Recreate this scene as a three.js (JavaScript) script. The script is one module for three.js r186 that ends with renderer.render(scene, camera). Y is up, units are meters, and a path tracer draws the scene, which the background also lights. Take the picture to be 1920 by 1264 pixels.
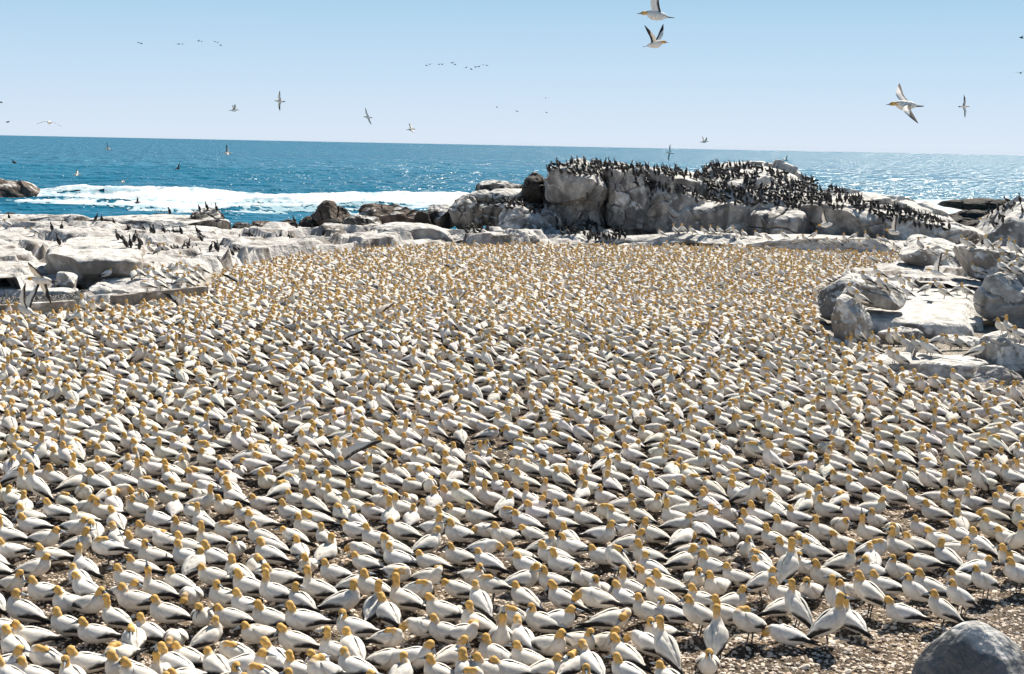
import * as THREE from 'three';
import { mergeGeometries, mergeVertices, toCreasedNormals } from 'three/addons/utils/BufferGeometryUtils.js';

// ------------------------------------------------------------------ camera, sky, sun, exposure
const scene = new THREE.Scene();
const F = 2500, CX = 960, CY = 632;                       // focal length and centre in units of a 1920 px wide picture
const EYE = new THREE.Vector3(0, 6.3, 0);
const camera = new THREE.PerspectiveCamera(2 * Math.atan(CY / F) * 180 / Math.PI, 1920 / 1264, 0.5, 60000);
camera.position.copy(EYE);
camera.rotation.set(-8.19 * Math.PI / 180, 0, 1.134 * Math.PI / 180, 'YXZ');
camera.updateMatrixWorld(true);

const SUN_AZ = 27 * Math.PI / 180, SUN_EL = 47 * Math.PI / 180;
const SUN = new THREE.Vector3(Math.cos(SUN_EL) * Math.sin(SUN_AZ), Math.sin(SUN_EL), -Math.cos(SUN_EL) * Math.cos(SUN_AZ));
const sun = new THREE.DirectionalLight(new THREE.Color(1, 0.93, 0.815), 5);
sun.position.copy(SUN).multiplyScalar(200).add(new THREE.Vector3(0, 0, -60));
sun.target.position.set(0, 0, -60); sun.castShadow = true;
sun.shadow.mapSize.set(4096, 4096);
Object.assign(sun.shadow.camera, { left: -110, right: 110, top: 110, bottom: -110, near: 1, far: 500 });
scene.add(sun, sun.target);

{ // clear sky: pale near the horizon, deepening upward, a little brighter round the sun
  const W = 1024, H = 512, d = new Float32Array(W * H * 4), v = new THREE.Vector3();
  const stops = [[0, 0.396, 0.450, 0.518], [0.03, 0.344, 0.428, 0.518], [0.06, 0.297, 0.402, 0.505], [0.095, 0.241, 0.368, 0.483], [0.14, 0.159, 0.290, 0.422], [0.25, 0.073, 0.160, 0.278], [0.5, 0.039, 0.080, 0.144], [1, 0.026, 0.052, 0.096]];
  for (let j = 0; j < H; j++) for (let i = 0; i < W; i++) {
    const up = ((j + 0.5) / H - 0.5) * Math.PI, az = ((i + 0.5) / W - 0.5) * 2 * Math.PI;
    v.set(Math.cos(az) * Math.cos(up), Math.sin(up), Math.sin(az) * Math.cos(up));
    const y = Math.max(0, v.y); let k = 0; while (k < stops.length - 2 && y > stops[k + 1][0]) k++;
    const a = stops[k], b = stops[k + 1], t = Math.min(1, (y - a[0]) / (b[0] - a[0]));
    const c = v.dot(SUN), mie = 0.55 * Math.pow(Math.max(0, c), 40) + 0.10 * Math.pow(Math.max(0, c), 4) + 0.06 * c;
    const o = (j * W + i) * 4;
    d[o] = (a[1] + (b[1] - a[1]) * t) * (1 + mie) ; d[o + 1] = (a[2] + (b[2] - a[2]) * t) * (1 + mie * 0.7); d[o + 2] = (a[3] + (b[3] - a[3]) * t) * (1 + mie * 0.45); d[o + 3] = 1;
  }
  const t = new THREE.DataTexture(d, W, H, THREE.RGBAFormat, THREE.FloatType);
  t.mapping = THREE.EquirectangularReflectionMapping; t.magFilter = THREE.LinearFilter; t.needsUpdate = true;
  scene.background = t; scene.environment = t;
}
const renderer = new THREE.WebGLRenderer({ antialias: true });
renderer.toneMapping = THREE.LinearToneMapping;
renderer.toneMappingExposure = 1.75;
renderer.shadowMap.enabled = true;

// ------------------------------------------------------------------ helpers
let seedState = 12345;
const rnd = () => { seedState = (seedState + 0x6d2b79f5) | 0; let t = Math.imul(seedState ^ (seedState >>> 15), 1 | seedState); t = (t + Math.imul(t ^ (t >>> 7), 61 | t)) ^ t; return ((t ^ (t >>> 14)) >>> 0) / 4294967296; };
const rr = (a, b) => a + (b - a) * rnd();
const lerp = (a, b, t) => a + (b - a) * t, clamp = (x, a = 0, b = 1) => Math.min(b, Math.max(a, x));
const smooth = (a, b, x) => { const t = clamp((x - a) / (b - a)); return t * t * (3 - 2 * t); };
const hash = (x, y, z) => { let h = Math.imul(x, 374761393) ^ Math.imul(y, 668265263) ^ Math.imul(z, 2147483647 - 362437); h = Math.imul(h ^ (h >>> 13), 1274126177); return ((h ^ (h >>> 16)) >>> 0) / 4294967296; };
function noise(x, y, z = 0) {
  const ix = Math.floor(x), iy = Math.floor(y), iz = Math.floor(z); x -= ix; y -= iy; z -= iz;
  const u = x * x * (3 - 2 * x), v = y * y * (3 - 2 * y), w = z * z * (3 - 2 * z);
  return lerp(lerp(lerp(hash(ix, iy, iz), hash(ix + 1, iy, iz), u), lerp(hash(ix, iy + 1, iz), hash(ix + 1, iy + 1, iz), u), v),
    lerp(lerp(hash(ix, iy, iz + 1), hash(ix + 1, iy, iz + 1), u), lerp(hash(ix, iy + 1, iz + 1), hash(ix + 1, iy + 1, iz + 1), u), v), w) * 2 - 1;
}
const fbm = (x, y, z, o = 4) => { let s = 0, a = 0.5; for (let i = 0; i < o; i++) { s += a * noise(x, y, z); x = x * 2.03 + 17.1; y = y * 2.03 + 5.3; z = z * 2.03 + 9.7; a *= 0.5; } return s; };
function worley(x, y, z) {                                  // [F1, F2, id]
  const ix = Math.floor(x), iy = Math.floor(y), iz = Math.floor(z); let a = 9, b = 9, id = 0;
  for (let i = -1; i < 2; i++) for (let j = -1; j < 2; j++) for (let k = -1; k < 2; k++) {
    const X = ix + i, Y = iy + j, Z = iz + k, d = Math.hypot(X + hash(X, Y, Z) - x, Y + hash(Y, Z, X + 7) - y, Z + hash(Z, X, Y + 13) - z);
    if (d < a) { b = a; a = d; id = hash(X + 3, Y + 5, Z + 1); } else if (d < b) b = d;
  }
  return [a, b, id];
}
const V3 = (x, y, z) => new THREE.Vector3(x, y, z);
const ray = (px, py) => V3((px - CX) / F, -(py - CY) / F, -1).applyQuaternion(camera.quaternion).normalize();
const onPlane = (px, py, y = 0) => { const r = ray(px, py); return EYE.clone().addScaledVector(r, (y - EYE.y) / r.y); };
const atDepth = (px, py, d) => { const r = ray(px, py); return EYE.clone().addScaledVector(r, d / -r.z); };
const project = (p) => { const q = p.clone().applyMatrix4(camera.matrixWorldInverse); return [CX - q.x / q.z * F, CY + q.y / q.z * F, -q.z]; };
const insidePoly = (poly, x, y) => { let c = false; for (let i = 0, j = poly.length - 1; i < poly.length; j = i++) { const [xi, yi] = poly[i], [xj, yj] = poly[j]; if ((yi > y) !== (yj > y) && x < (xj - xi) * (y - yi) / (yj - yi) + xi) c = !c; } return c; };
const used = {};
function numbered(n) { used[n] = (used[n] ?? -1) + 1; return used[n] ? n + '_' + String(used[n]).padStart(3, '0') : n; }
function tag(o, label, category, group, kind) {
  if (label) o.userData.label = label; if (category) o.userData.category = category;
  if (group) o.userData.group = group; if (kind) o.userData.kind = kind; return o;
}
function mesh(name, g, m, parent) { const o = new THREE.Mesh(g, m); o.name = name; o.castShadow = o.receiveShadow = true; parent?.add(o); return o; }
const top = (o, name) => { o.name = numbered(name); scene.add(o); return o; };
function boxUV(g, scale = 1) {                               // metre uv from the dominant axis of each face
  const n = g.index ? g.toNonIndexed() : g, p = n.attributes.position, m = n.attributes.normal, uv = new Float32Array(p.count * 2);
  for (let i = 0; i < p.count; i += 3) {
    const ax = Math.abs(m.getX(i) + m.getX(i + 1) + m.getX(i + 2)), ay = Math.abs(m.getY(i) + m.getY(i + 1) + m.getY(i + 2)), az = Math.abs(m.getZ(i) + m.getZ(i + 1) + m.getZ(i + 2));
    for (let k = i; k < i + 3; k++) {
      const a = ax > ay && ax > az ? p.getZ(k) : p.getX(k), b = ay >= ax && ay >= az ? p.getZ(k) : p.getY(k);
      uv[k * 2] = a * scale; uv[k * 2 + 1] = b * scale;
    }
  }
  n.setAttribute('uv', new THREE.BufferAttribute(uv, 2)); return n;
}
function dataTex(n, fn, srgb = false) {
  const d = new Uint8Array(n * n * 4);
  for (let j = 0; j < n; j++) for (let i = 0; i < n; i++) { const c = fn(i / n, j / n), o = (j * n + i) * 4; d[o] = clamp(c[0]) * 255; d[o + 1] = clamp(c[1]) * 255; d[o + 2] = clamp(c[2]) * 255; d[o + 3] = 255; }
  const t = new THREE.DataTexture(d, n, n); t.wrapS = t.wrapT = THREE.RepeatWrapping; t.magFilter = THREE.LinearFilter; t.minFilter = THREE.LinearMipmapLinearFilter; t.generateMipmaps = true;
  if (srgb) t.colorSpace = THREE.SRGBColorSpace; t.needsUpdate = true; return t;
}
// tileable noise: a lattice wrapped at period P
const tnoise = (x, y, P, s) => { const ix = Math.floor(x), iy = Math.floor(y), fx = x - ix, fy = y - iy, u = fx * fx * (3 - 2 * fx), v = fy * fy * (3 - 2 * fy), w = (a) => ((a % P) + P) % P; return lerp(lerp(hash(w(ix), w(iy), s), hash(w(ix + 1), w(iy), s), u), lerp(hash(w(ix), w(iy + 1), s), hash(w(ix + 1), w(iy + 1), s), u), v); };
const tfbm = (u, v, P, s, o = 4) => { let r = 0, a = 0.5, t = 0; for (let i = 0; i < o; i++) { r += a * tnoise(u * P, v * P, P, s + i); t += a; a *= 0.55; P *= 2; } return r / t; };
function tworley(u, v, P, s) { const x = u * P, y = v * P, ix = Math.floor(x), iy = Math.floor(y), w = (a) => ((a % P) + P) % P; let a = 9, b = 9, id = 0; for (let i = -1; i < 2; i++) for (let j = -1; j < 2; j++) { const X = ix + i, Y = iy + j, d = Math.hypot(X + hash(w(X), w(Y), s) - x, Y + hash(w(Y), w(X), s + 9) - y); if (d < a) { b = a; a = d; id = hash(w(X), w(Y), s + 4); } else if (d < b) b = d; } return [a, b, id]; }

// ------------------------------------------------------------------ where the colony lies (outline read from the photograph, laid on the ground)
const colonyEdge = [[-120, 610], [130, 588], [250, 580], [388, 548], [430, 512], [520, 492], [600, 482], [690, 472], [840, 467], [1000, 464], [1170, 468], [1500, 468], [1560, 472], [1700, 480], [1712, 492], [1640, 505], [1550, 532], [1535, 560], [1535, 610], [1560, 648], [1640, 662], [1650, 700], [1740, 722], [1840, 735], [2100, 745], [2100, 1085], [1940, 1100], [1850, 1122], [1760, 1165], [1560, 1212], [1400, 1240], [1290, 1300], [1250, 1420], [-160, 1420]]
  .map(([x, y]) => { const p = onPlane(x, y); return [p.x, p.z]; });
const inColony = (x, z) => insidePoly(colonyEdge, x, z);

// birds of the front rows, read one by one: [x, y of the belly, heading, pose] in three strips of the photograph (3x enlarged)
const HEAD = { L: 180, R: 0, A: 90, T: -90, LA: 140, LT: -140, RA: 40, RT: -40 };
const strips = [
  [0, [[135, 155, 'A', 'a'], [60, 330, 'L', 't'], [195, 262, 'L', 'a'], [245, 335, 'R', 'n'], [410, 270, 'R', 'n'], [430, 365, 'R', 'a'], [300, 430, 'L', 'a'], [610, 432, 'L', 'S'], [785, 388, 'LA', 'a'], [850, 300, 'L', 'a'], [900, 225, 'L', 't'], [940, 350, 'L', 'g'], [1040, 270, 'L', 'a'], [1150, 235, 'LA', 't'], [1190, 338, 'L', 't'], [1300, 283, 'L', 's'], [1400, 182, 'L', 'a'], [1640, 180, 'L', 'a'], [1480, 320, 'L', 'a'], [1520, 422, 'L', 'a'], [1690, 402, 'LA', 'r'], [1735, 264, 'L', 'a'], [1830, 328, 'LA', 'a'], [1825, 420, 'A', 'a'],
    [260, 622, 'L', 'a'], [390, 690, 'LT', 'a'], [500, 710, 'RT', 'a'], [450, 562, 'LA', 'n'], [70, 575, 'RT', 'd'], [190, 505, 'R', 'n'], [775, 692, 'L', 'a'], [735, 565, 'L', 'a'], [805, 500, 'L', 'a'], [895, 622, 'L', 'k'], [1010, 585, 'L', 'a'], [1065, 442, 'L', 'a'], [1085, 492, 'A', 'n'], [1220, 440, 'L', 'a'], [1210, 555, 'L', 'n'], [1080, 655, 'T', 'h'], [1345, 540, 'LA', 'a'], [1450, 500, 'LA', 's'], [1410, 602, 'L', 'a'], [1580, 555, 'L', 'a'], [1400, 725, 'L', 'a'], [1520, 792, 'L', 'a'], [1700, 690, 'LA', 'b'], [1800, 622, 'L', 't'], [1720, 802, 'L', 'a'],
    [135, 742, 'L', 'b'], [660, 785, 'LA', 't'], [390, 832, 'L', 'a'], [545, 875, 'L', 'a'], [850, 865, 'LA', 'a'], [950, 762, 'L', 'a'], [1140, 780, 'T', 'd'], [1165, 890, 'RA', 'r'], [1310, 790, 'L', 'n'], [90, 952, 'LA', 'd'], [190, 892, 'L', 'a'], [755, 905, 'A', 's'], [680, 985, 'LT', 's'], [992, 890, 'T', 'h'], [1670, 925, 'L', 'd'], [1335, 975, 'L', 's'], [270, 1015, 'L', 's'], [500, 1042, 'L', 'a'], [1070, 1008, 'L', 'n'], [985, 1050, 'L', 'a'], [905, 1078, 'T', 'k'], [1570, 1035, 'LA', 'd'], [1792, 1030, 'T', 'd'], [1890, 978, 'L', 't'], [1230, 1062, 'LA', 'n'], [710, 1085, 'L', 'a'], [1370, 1060, 'R', 'n'], [30, 1060, 'R', 'a'], [1700, 1090, 'L', 'a'], [1490, 1110, 'L', 's'], [200, 1120, 'L', 'a'], [1050, 1130, 'LT', 'n']]],
  [640, [[90, 232, 'LA', 'a'], [280, 215, 'A', 't'], [390, 215, 'A', 'a'], [205, 335, 'L', 'a'], [312, 400, 'L', 'd'], [345, 292, 'L', 'n'], [480, 368, 'RA', 'd'], [590, 225, 'L', 'a'], [780, 205, 'L', 'a'], [662, 430, 'L', 'a'], [820, 285, 'LT', 'h'], [795, 388, 'RT', 'h'], [1005, 440, 'L', 'a'], [1075, 152, 'R', 'n'], [1235, 240, 'L', 'a'], [1040, 240, 'L', 'n'], [1295, 385, 'L', 'a'], [1130, 378, 'R', 'b'], [1380, 215, 'L', 'a'], [1450, 308, 'R', 'a'], [1590, 270, 'RT', 'a'], [1680, 192, 'LA', 'a'], [1725, 435, 'L', 'a'], [1610, 356, 'R', 'd'], [1250, 490, 'L', 'a'], [1480, 440, 'L', 'n'], [150, 470, 'L', 'n'], [310, 525, 'RT', 'g'], [480, 550, 'RT', 'g'], [185, 622, 'L', 'a'], [65, 585, 'R', 'n'], [730, 542, 'RT', 'a'], [830, 470, 'LA', 'n'], [1010, 570, 'R', 'd'], [1195, 582, 'L', 'a'], [1640, 620, 'LA', 't'], [1755, 562, 'L', 'd'], [1840, 600, 'L', 'a'], [430, 615, 'R', 's'], [180, 730, 'A', 't'], [580, 745, 'L', 'd'], [270, 772, 'LA', 'd'], [850, 652, 'L', 'S'], [975, 785, 'L', 's'], [768, 832, 'LA', 'a'], [1140, 812, 'LA', 'r'], [1205, 800, 'R', 'n'], [1430, 738, 'L', 'H'], [892, 890, 'T', 'k'], [595, 865, 'L', 'a'], [260, 890, 'R', 's'], [470, 840, 'L', 'h'], [670, 875, 'R', 'g'], [870, 1010, 'L', 'a'], [1050, 1020, 'L', 'a'], [1155, 940, 'RT', 'a'], [1325, 920, 'RT', 'a'], [1480, 922, 'RT', 'd'], [1505, 795, 'R', 'g'], [395, 1012, 'R', 'd'], [605, 1012, 'RA', 'd'], [250, 1015, 'R', 'h'], [1020, 905, 'LA', 'd'], [1835, 1030, 'LA', 'T'], [1725, 940, 'LA', 'h'], [1740, 752, 'L', 'a'], [1862, 765, 'LA', 'r'], [1400, 1062, 'LA', 'd'], [1280, 1060, 'RA', 's'], [840, 1090, 'L', 'a'], [960, 1090, 'L', 'n'], [60, 970, 'LA', 'n'], [1130, 1080, 'R', 'n'], [560, 1110, 'L', 'a'], [330, 1120, 'A', 'a'], [90, 1080, 'L', 'a'], [720, 1120, 'LA', 'a']]],
  [1280, [[200, 245, 'L', 't'], [385, 285, 'L', 'a'], [530, 132, 'L', 'a'], [165, 415, 'LT', 'a'], [430, 195, 'L', 'a'], [660, 205, 'L', 'a'], [700, 105, 'R', 'a'], [320, 82, 'LA', 'a'], [790, 290, 'L', 'a'], [1050, 290, 'L', 'k'], [1215, 375, 'L', 't'], [1345, 268, 'L', 'a'], [1420, 176, 'L', 'a'], [1562, 242, 'A', 'a'], [1750, 272, 'L', 'a'], [1760, 196, 'L', 'h'], [1640, 118, 'L', 'a'], [1680, 365, 'LA', 'd'], [1490, 435, 'LA', 'r'], [1665, 442, 'L', 'a'], [690, 482, 'L', 'r'], [460, 505, 'LA', 'n'], [885, 465, 'R', 't'], [755, 402, 'L', 'n'], [1065, 515, 'L', 'a'], [1210, 507, 'L', 'a'], [1390, 612, 'LA', 'a'], [1145, 606, 'L', 'a'], [800, 542, 'L', 'a'], [62, 562, 'T', 'a'], [195, 605, 'LT', 'a'], [315, 560, 'L', 'a'], [440, 632, 'R', 'N'], [120, 692, 'L', 'a'], [265, 692, 'R', 'a'], [90, 832, 'L', 'A'], [190, 975, 'A', 'T'], [375, 875, 'L', 'D'], [640, 795, 'LA', 'T'], [580, 655, 'L', 'a'], [860, 735, 'LA', 'T'], [815, 885, 'R', 'T'], [1050, 715, 'LA', 'A'], [720, 622, 'LT', 'a'], [1300, 690, 'L', 'A'], [1455, 790, 'L', 'A'], [1550, 725, 'L', 'A'], [1700, 630, 'LT', 'A'], [1885, 580, 'L', 'A'], [1560, 560, 'L', 'n'], [1640, 500, 'R', 'n'], [1860, 440, 'L', 'a'], [1845, 330, 'LA', 'n'], [520, 330, 'LA', 'a'], [600, 400, 'L', 'a'], [40, 400, 'R', 'n'], [950, 620, 'L', 'n'], [1330, 360, 'L', 'n']]],
];
const gannets = [];                                          // every nesting bird: {x, z, turn, pose, hand}
const cellOf = {}, key = (x, z) => Math.floor(x / 0.6) + ',' + Math.floor(z / 0.6);
const crowd = (x, z, r) => { const i = Math.floor(x / 0.6), j = Math.floor(z / 0.6); for (let a = -1; a < 2; a++) for (let b = -1; b < 2; b++) for (const g of cellOf[(i + a) + ',' + (j + b)] ?? []) if (Math.hypot(g.x - x, g.z - z) < r) return true; return false; };
const settle = (g) => { gannets.push(g); (cellOf[key(g.x, g.z)] ??= []).push(g); };
for (const [ox, list] of strips) for (const [zx, zy, h, pose] of list) {
  const p = onPlane(ox + zx / 3, 920 + zy / 3, 0.03);
  settle({ x: p.x, z: p.z, turn: (HEAD[h] + rr(-22, 22)) * Math.PI / 180, pose: pose === 'a' ? 'aaawzwz'[Math.floor(rnd() * 7)] : pose, hand: true });
}
const POSES = 'aaaaaawwzznnndddrrqbtsshhgglk';
for (let pass = 0; pass < 2; pass++) for (let n = 0; n < 150000; n++) {
  const d = n % 3 === 0 ? 13 + 22 * rnd() : 13.5 + 74 * Math.sqrt(rnd()), x = rr(-0.47, 0.47) * d, z = -d;
  if (!inColony(x, z)) continue;
  const [px, py] = project(V3(x, 0, z));
  const handZone = py > 1000 && py < 1262 && px > 0 && px < 1920;
  if (crowd(x, z, handZone ? 0.475 : d > 45 ? (pass ? 0.35 : 0.39) : pass ? 0.43 : 0.46)) continue;
  if (noise(x * 0.9, 7, z * 0.9) < -0.8 && d < 60) continue;
  const left = rnd() < 0.52;
  let pose = POSES[Math.floor(rnd() * POSES.length)];
  if (rnd() < 0.05) pose = 'ATD'[Math.floor(rnd() * 3)];
  settle({ x, z, turn: left ? Math.PI + rr(-1.0, 0.7) : rr(0, Math.PI * 2), pose });
}

// ------------------------------------------------------------------ ground
const nestLift = (x, z) => { let h = 0; const i = Math.floor(x / 0.6), j = Math.floor(z / 0.6); for (let a = -1; a < 2; a++) for (let b = -1; b < 2; b++) for (const g of cellOf[(i + a) + ',' + (j + b)] ?? []) { const q = ((g.x - x) ** 2 + (g.z - z) ** 2) / 0.045; if (q < 6) h = Math.max(h, 0.07 * Math.exp(-q)); } return h; };
function groundY(x, z) {
  const d = -z;
  let y = 0.05 * fbm(x * 0.25, 3.1, z * 0.25, 3) + 0.03 * fbm(x * 1.7, 1, z * 1.7, 3);
  if (d < 45) y += nestLift(x, z) + 0.022 * fbm(x * 7, 2, z * 7, 2);
  const shore = 100 + 5 * noise(x * 0.06, 4, 0.5) + 7 * smooth(20, 45, x);
  y -= 5.5 * smooth(shore - 6, shore + 14, d);
  return y;
}
const speckle = dataTex(1024, (u, v) => { const [a, b, id] = tworley(u, v, 56, 3), n = tfbm(u, v, 8, 1, 5), m = tfbm(u, v, 64, 8, 3), e = smooth(0.02, 0.16, b - a), k = (0.45 + 0.55 * id) * lerp(0.5, 1, e) * lerp(0.75, 1.2, n) * lerp(0.85, 1.1, m); return [k, k * lerp(0.92, 1, id), k * lerp(0.82, 0.98, id)]; }, true);
const speckleBump = dataTex(1024, (u, v) => { const [a, b, id] = tworley(u, v, 56, 3), k = (0.4 + 0.6 * id) * smooth(0.0, 0.25, b - a) * 0.8 + 0.2 * tfbm(u, v, 64, 8, 3); return [k, k, k]; });
{
  const rows = 620, cols = 330, pos = [], uv = [], col = [], idx = [];
  for (let j = 0; j <= rows; j++) {
    const d = j === 0 ? -25 : 8 * Math.pow(132 / 8, (j - 1) / (rows - 1));
    for (let i = 0; i <= cols; i++) {
      const s = (i / cols) * 2 - 1, x = s * (Math.max(d, 8) + 14) * 0.56, z = -d;
      pos.push(x, j === 0 ? 0 : groundY(x, z), z); uv.push(x / 1.7, z / 1.7);
      const n = fbm(x * 0.7, 7, z * 0.7, 4), g = fbm(x * 0.16, 11, z * 0.16, 3);
      const wet = smooth(-0.05, 0.12, fbm(x * 2.1, 15, z * 2.1, 3)); let c = [0.43 + 0.2 * n, 0.33 + 0.17 * n, 0.235 + 0.13 * n].map((v) => v * lerp(0.62, 1.05, wet));
      const gully = x > 12 && d > 30 && d < 56 && !inColony(x, z) ? smooth(-0.35, 0.0, n) * 0.75 : 0, guano = Math.max(gully, smooth(0.16, 0.24, fbm(x * 2.8, 21, z * 2.8, 3) * 0.8 + g * 0.3) * 0.6, !inColony(x, z) && d > 36 && !(x > 13 && d < 56) ? smooth(-0.62, -0.5, n + g * 0.4) : 0);
      const grime = fbm(x * 2.3, 5, z * 2.3, 3) * 0.12;
      c = c.map((v, k) => lerp(v, [0.98, 0.95, 0.92][k] + grime, guano));
      if (d > 104) c = c.map((v, k) => lerp(v, [0.05, 0.046, 0.04][k], smooth(104, 110, d + 6 * n)));
      col.push(...c);
    }
  }
  for (let j = 0; j < rows; j++) for (let i = 0; i < cols; i++) { const a = j * (cols + 1) + i, b = a + 1, c = a + cols + 1, e = c + 1; idx.push(a, b, c, b, e, c); }
  const g = new THREE.BufferGeometry();
  g.setAttribute('position', new THREE.Float32BufferAttribute(pos, 3)); g.setAttribute('uv', new THREE.Float32BufferAttribute(uv, 2)); g.setAttribute('color', new THREE.Float32BufferAttribute(col, 3)); g.setIndex(idx); g.computeVertexNormals();
  const o = mesh('ground', g, new THREE.MeshStandardMaterial({ vertexColors: true, map: speckle, bumpMap: speckleBump, bumpScale: 0.02, roughness: 0.95 }));
  tag(o, 'brown crumbly guano ground under the nesting colony', 'ground', null, 'structure'); top(o, 'ground');
}

// ------------------------------------------------------------------ sea
const SEA = -2.5;
const seaNormal = (() => {                                   // steep little wavelets, tileable; normals from heights in metres over a 40 m tile
  const n = 1024, h = new Float32Array(n * n), waves = [];
  for (let i = 0; i < 54; i++) { const a = rr(-1.1, 1.1) + (rnd() < 0.2 ? 1.5 : 0), k = 7 * Math.pow(1.07, i); waves.push([Math.round(Math.sin(a) * k), Math.round(Math.cos(a) * k), rr(0, 6.28), Math.pow(k, -1.12)]); }
  for (let j = 0; j < n; j++) for (let i = 0; i < n; i++) { let s = 0; const gust = 0.55 + 0.9 * tfbm(i / n, j / n, 6, 77, 3); for (const [a, b, p, w] of waves) { const q = 0.5 + 0.5 * Math.sin((a * i + b * j) / n * 2 * Math.PI + p); s += w * q * q; } h[j * n + i] = s * gust; }
  const at = (i, j) => h[((j + n) % n) * n + ((i + n) % n)]; let rms = 0; for (let j = 0; j < n; j += 5) for (let i = 0; i < n; i += 5) rms += (at(i + 1, j) - at(i - 1, j)) ** 2 + (at(i, j + 1) - at(i, j - 1)) ** 2;
  const k = 0.37 / Math.sqrt(rms / ((n / 5) * (n / 5))), d = new Uint8Array(n * n * 4), v = V3(0, 0, 0);
  for (let j = 0; j < n; j++) for (let i = 0; i < n; i++) { v.set((at(i - 1, j) - at(i + 1, j)) * k, (at(i, j - 1) - at(i, j + 1)) * k, 1).normalize(); const o = (j * n + i) * 4; d[o] = (v.x * 0.5 + 0.5) * 255; d[o + 1] = (v.y * 0.5 + 0.5) * 255; d[o + 2] = (v.z * 0.5 + 0.5) * 255; d[o + 3] = 255; }
  const t = new THREE.DataTexture(d, n, n); t.wrapS = t.wrapT = THREE.RepeatWrapping; t.magFilter = THREE.LinearFilter; t.needsUpdate = true; return t;
})();
const swell = (x, z) => { const d = -z, k = 1 - smooth(500, 900, d); return k * (0.16 * Math.sin(z * 0.32 + 0.8 * noise(x * 0.03, 1, z * 0.03) * 3) + 0.5 * fbm(x * 0.14, 3, z * 0.22, 4)); };
const breakLine = (x) => 205 + 14 * noise(x * 0.03, 9, 2) - 0.12 * x;
function foamAmount(x, z) {                                  // where the swell has broken
  const d = -z, n = fbm(x * 0.11, 2, z * 0.06, 5), f = fbm(x * 0.5, 8, z * 0.22, 4), px = x / d;
  const bl = breakLine(x), far = smooth(bl + 16, bl + 9, d + 5 * n), near = smooth(bl - 44, bl - 26, d + 16 * n);
  let m = far * near * smooth(-0.40, -0.36, px) * smooth(-0.005, -0.04, px + 0.02 * n) * (0.80 + 1.0 * fbm(x * 0.045, 2, z * 0.09, 4) + 0.7 * fbm(x * 0.22, 8, z * 0.3, 4) + 0.9 * fbm(x * 2.6, 5, z * 0.9, 3) + 0.4 * smooth(bl - 10, bl + 2, d));
  const r = smooth(262, 245, d + 8 * n) * smooth(165, 178, d + 10 * n) * smooth(0.265, 0.285, px + 0.03 * n) * smooth(0.36, 0.34, px) * (0.75 + 0.9 * (n + f));
  const streak = smooth(0.2, 0.34, fbm(x * 0.05, 6, z * 0.13, 4)) * smooth(170, 140, d) * (0.8 + f);
  return Math.max(m, r, streak * 0.75);
}
const crest = (x, z) => { const d = -z, bl = breakLine(x), e = Math.abs(d - bl - 4) / 9, px = x / d; return e < 1 ? (1 - e * e) * smooth(-0.37, -0.30, px) * smooth(-0.01, -0.05, px) * (0.95 + 1.3 * fbm(x * 0.05, 1, 4, 3) + 0.35 * fbm(x * 0.6, z * 0.6, 2, 3)) : 0; };
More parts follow.
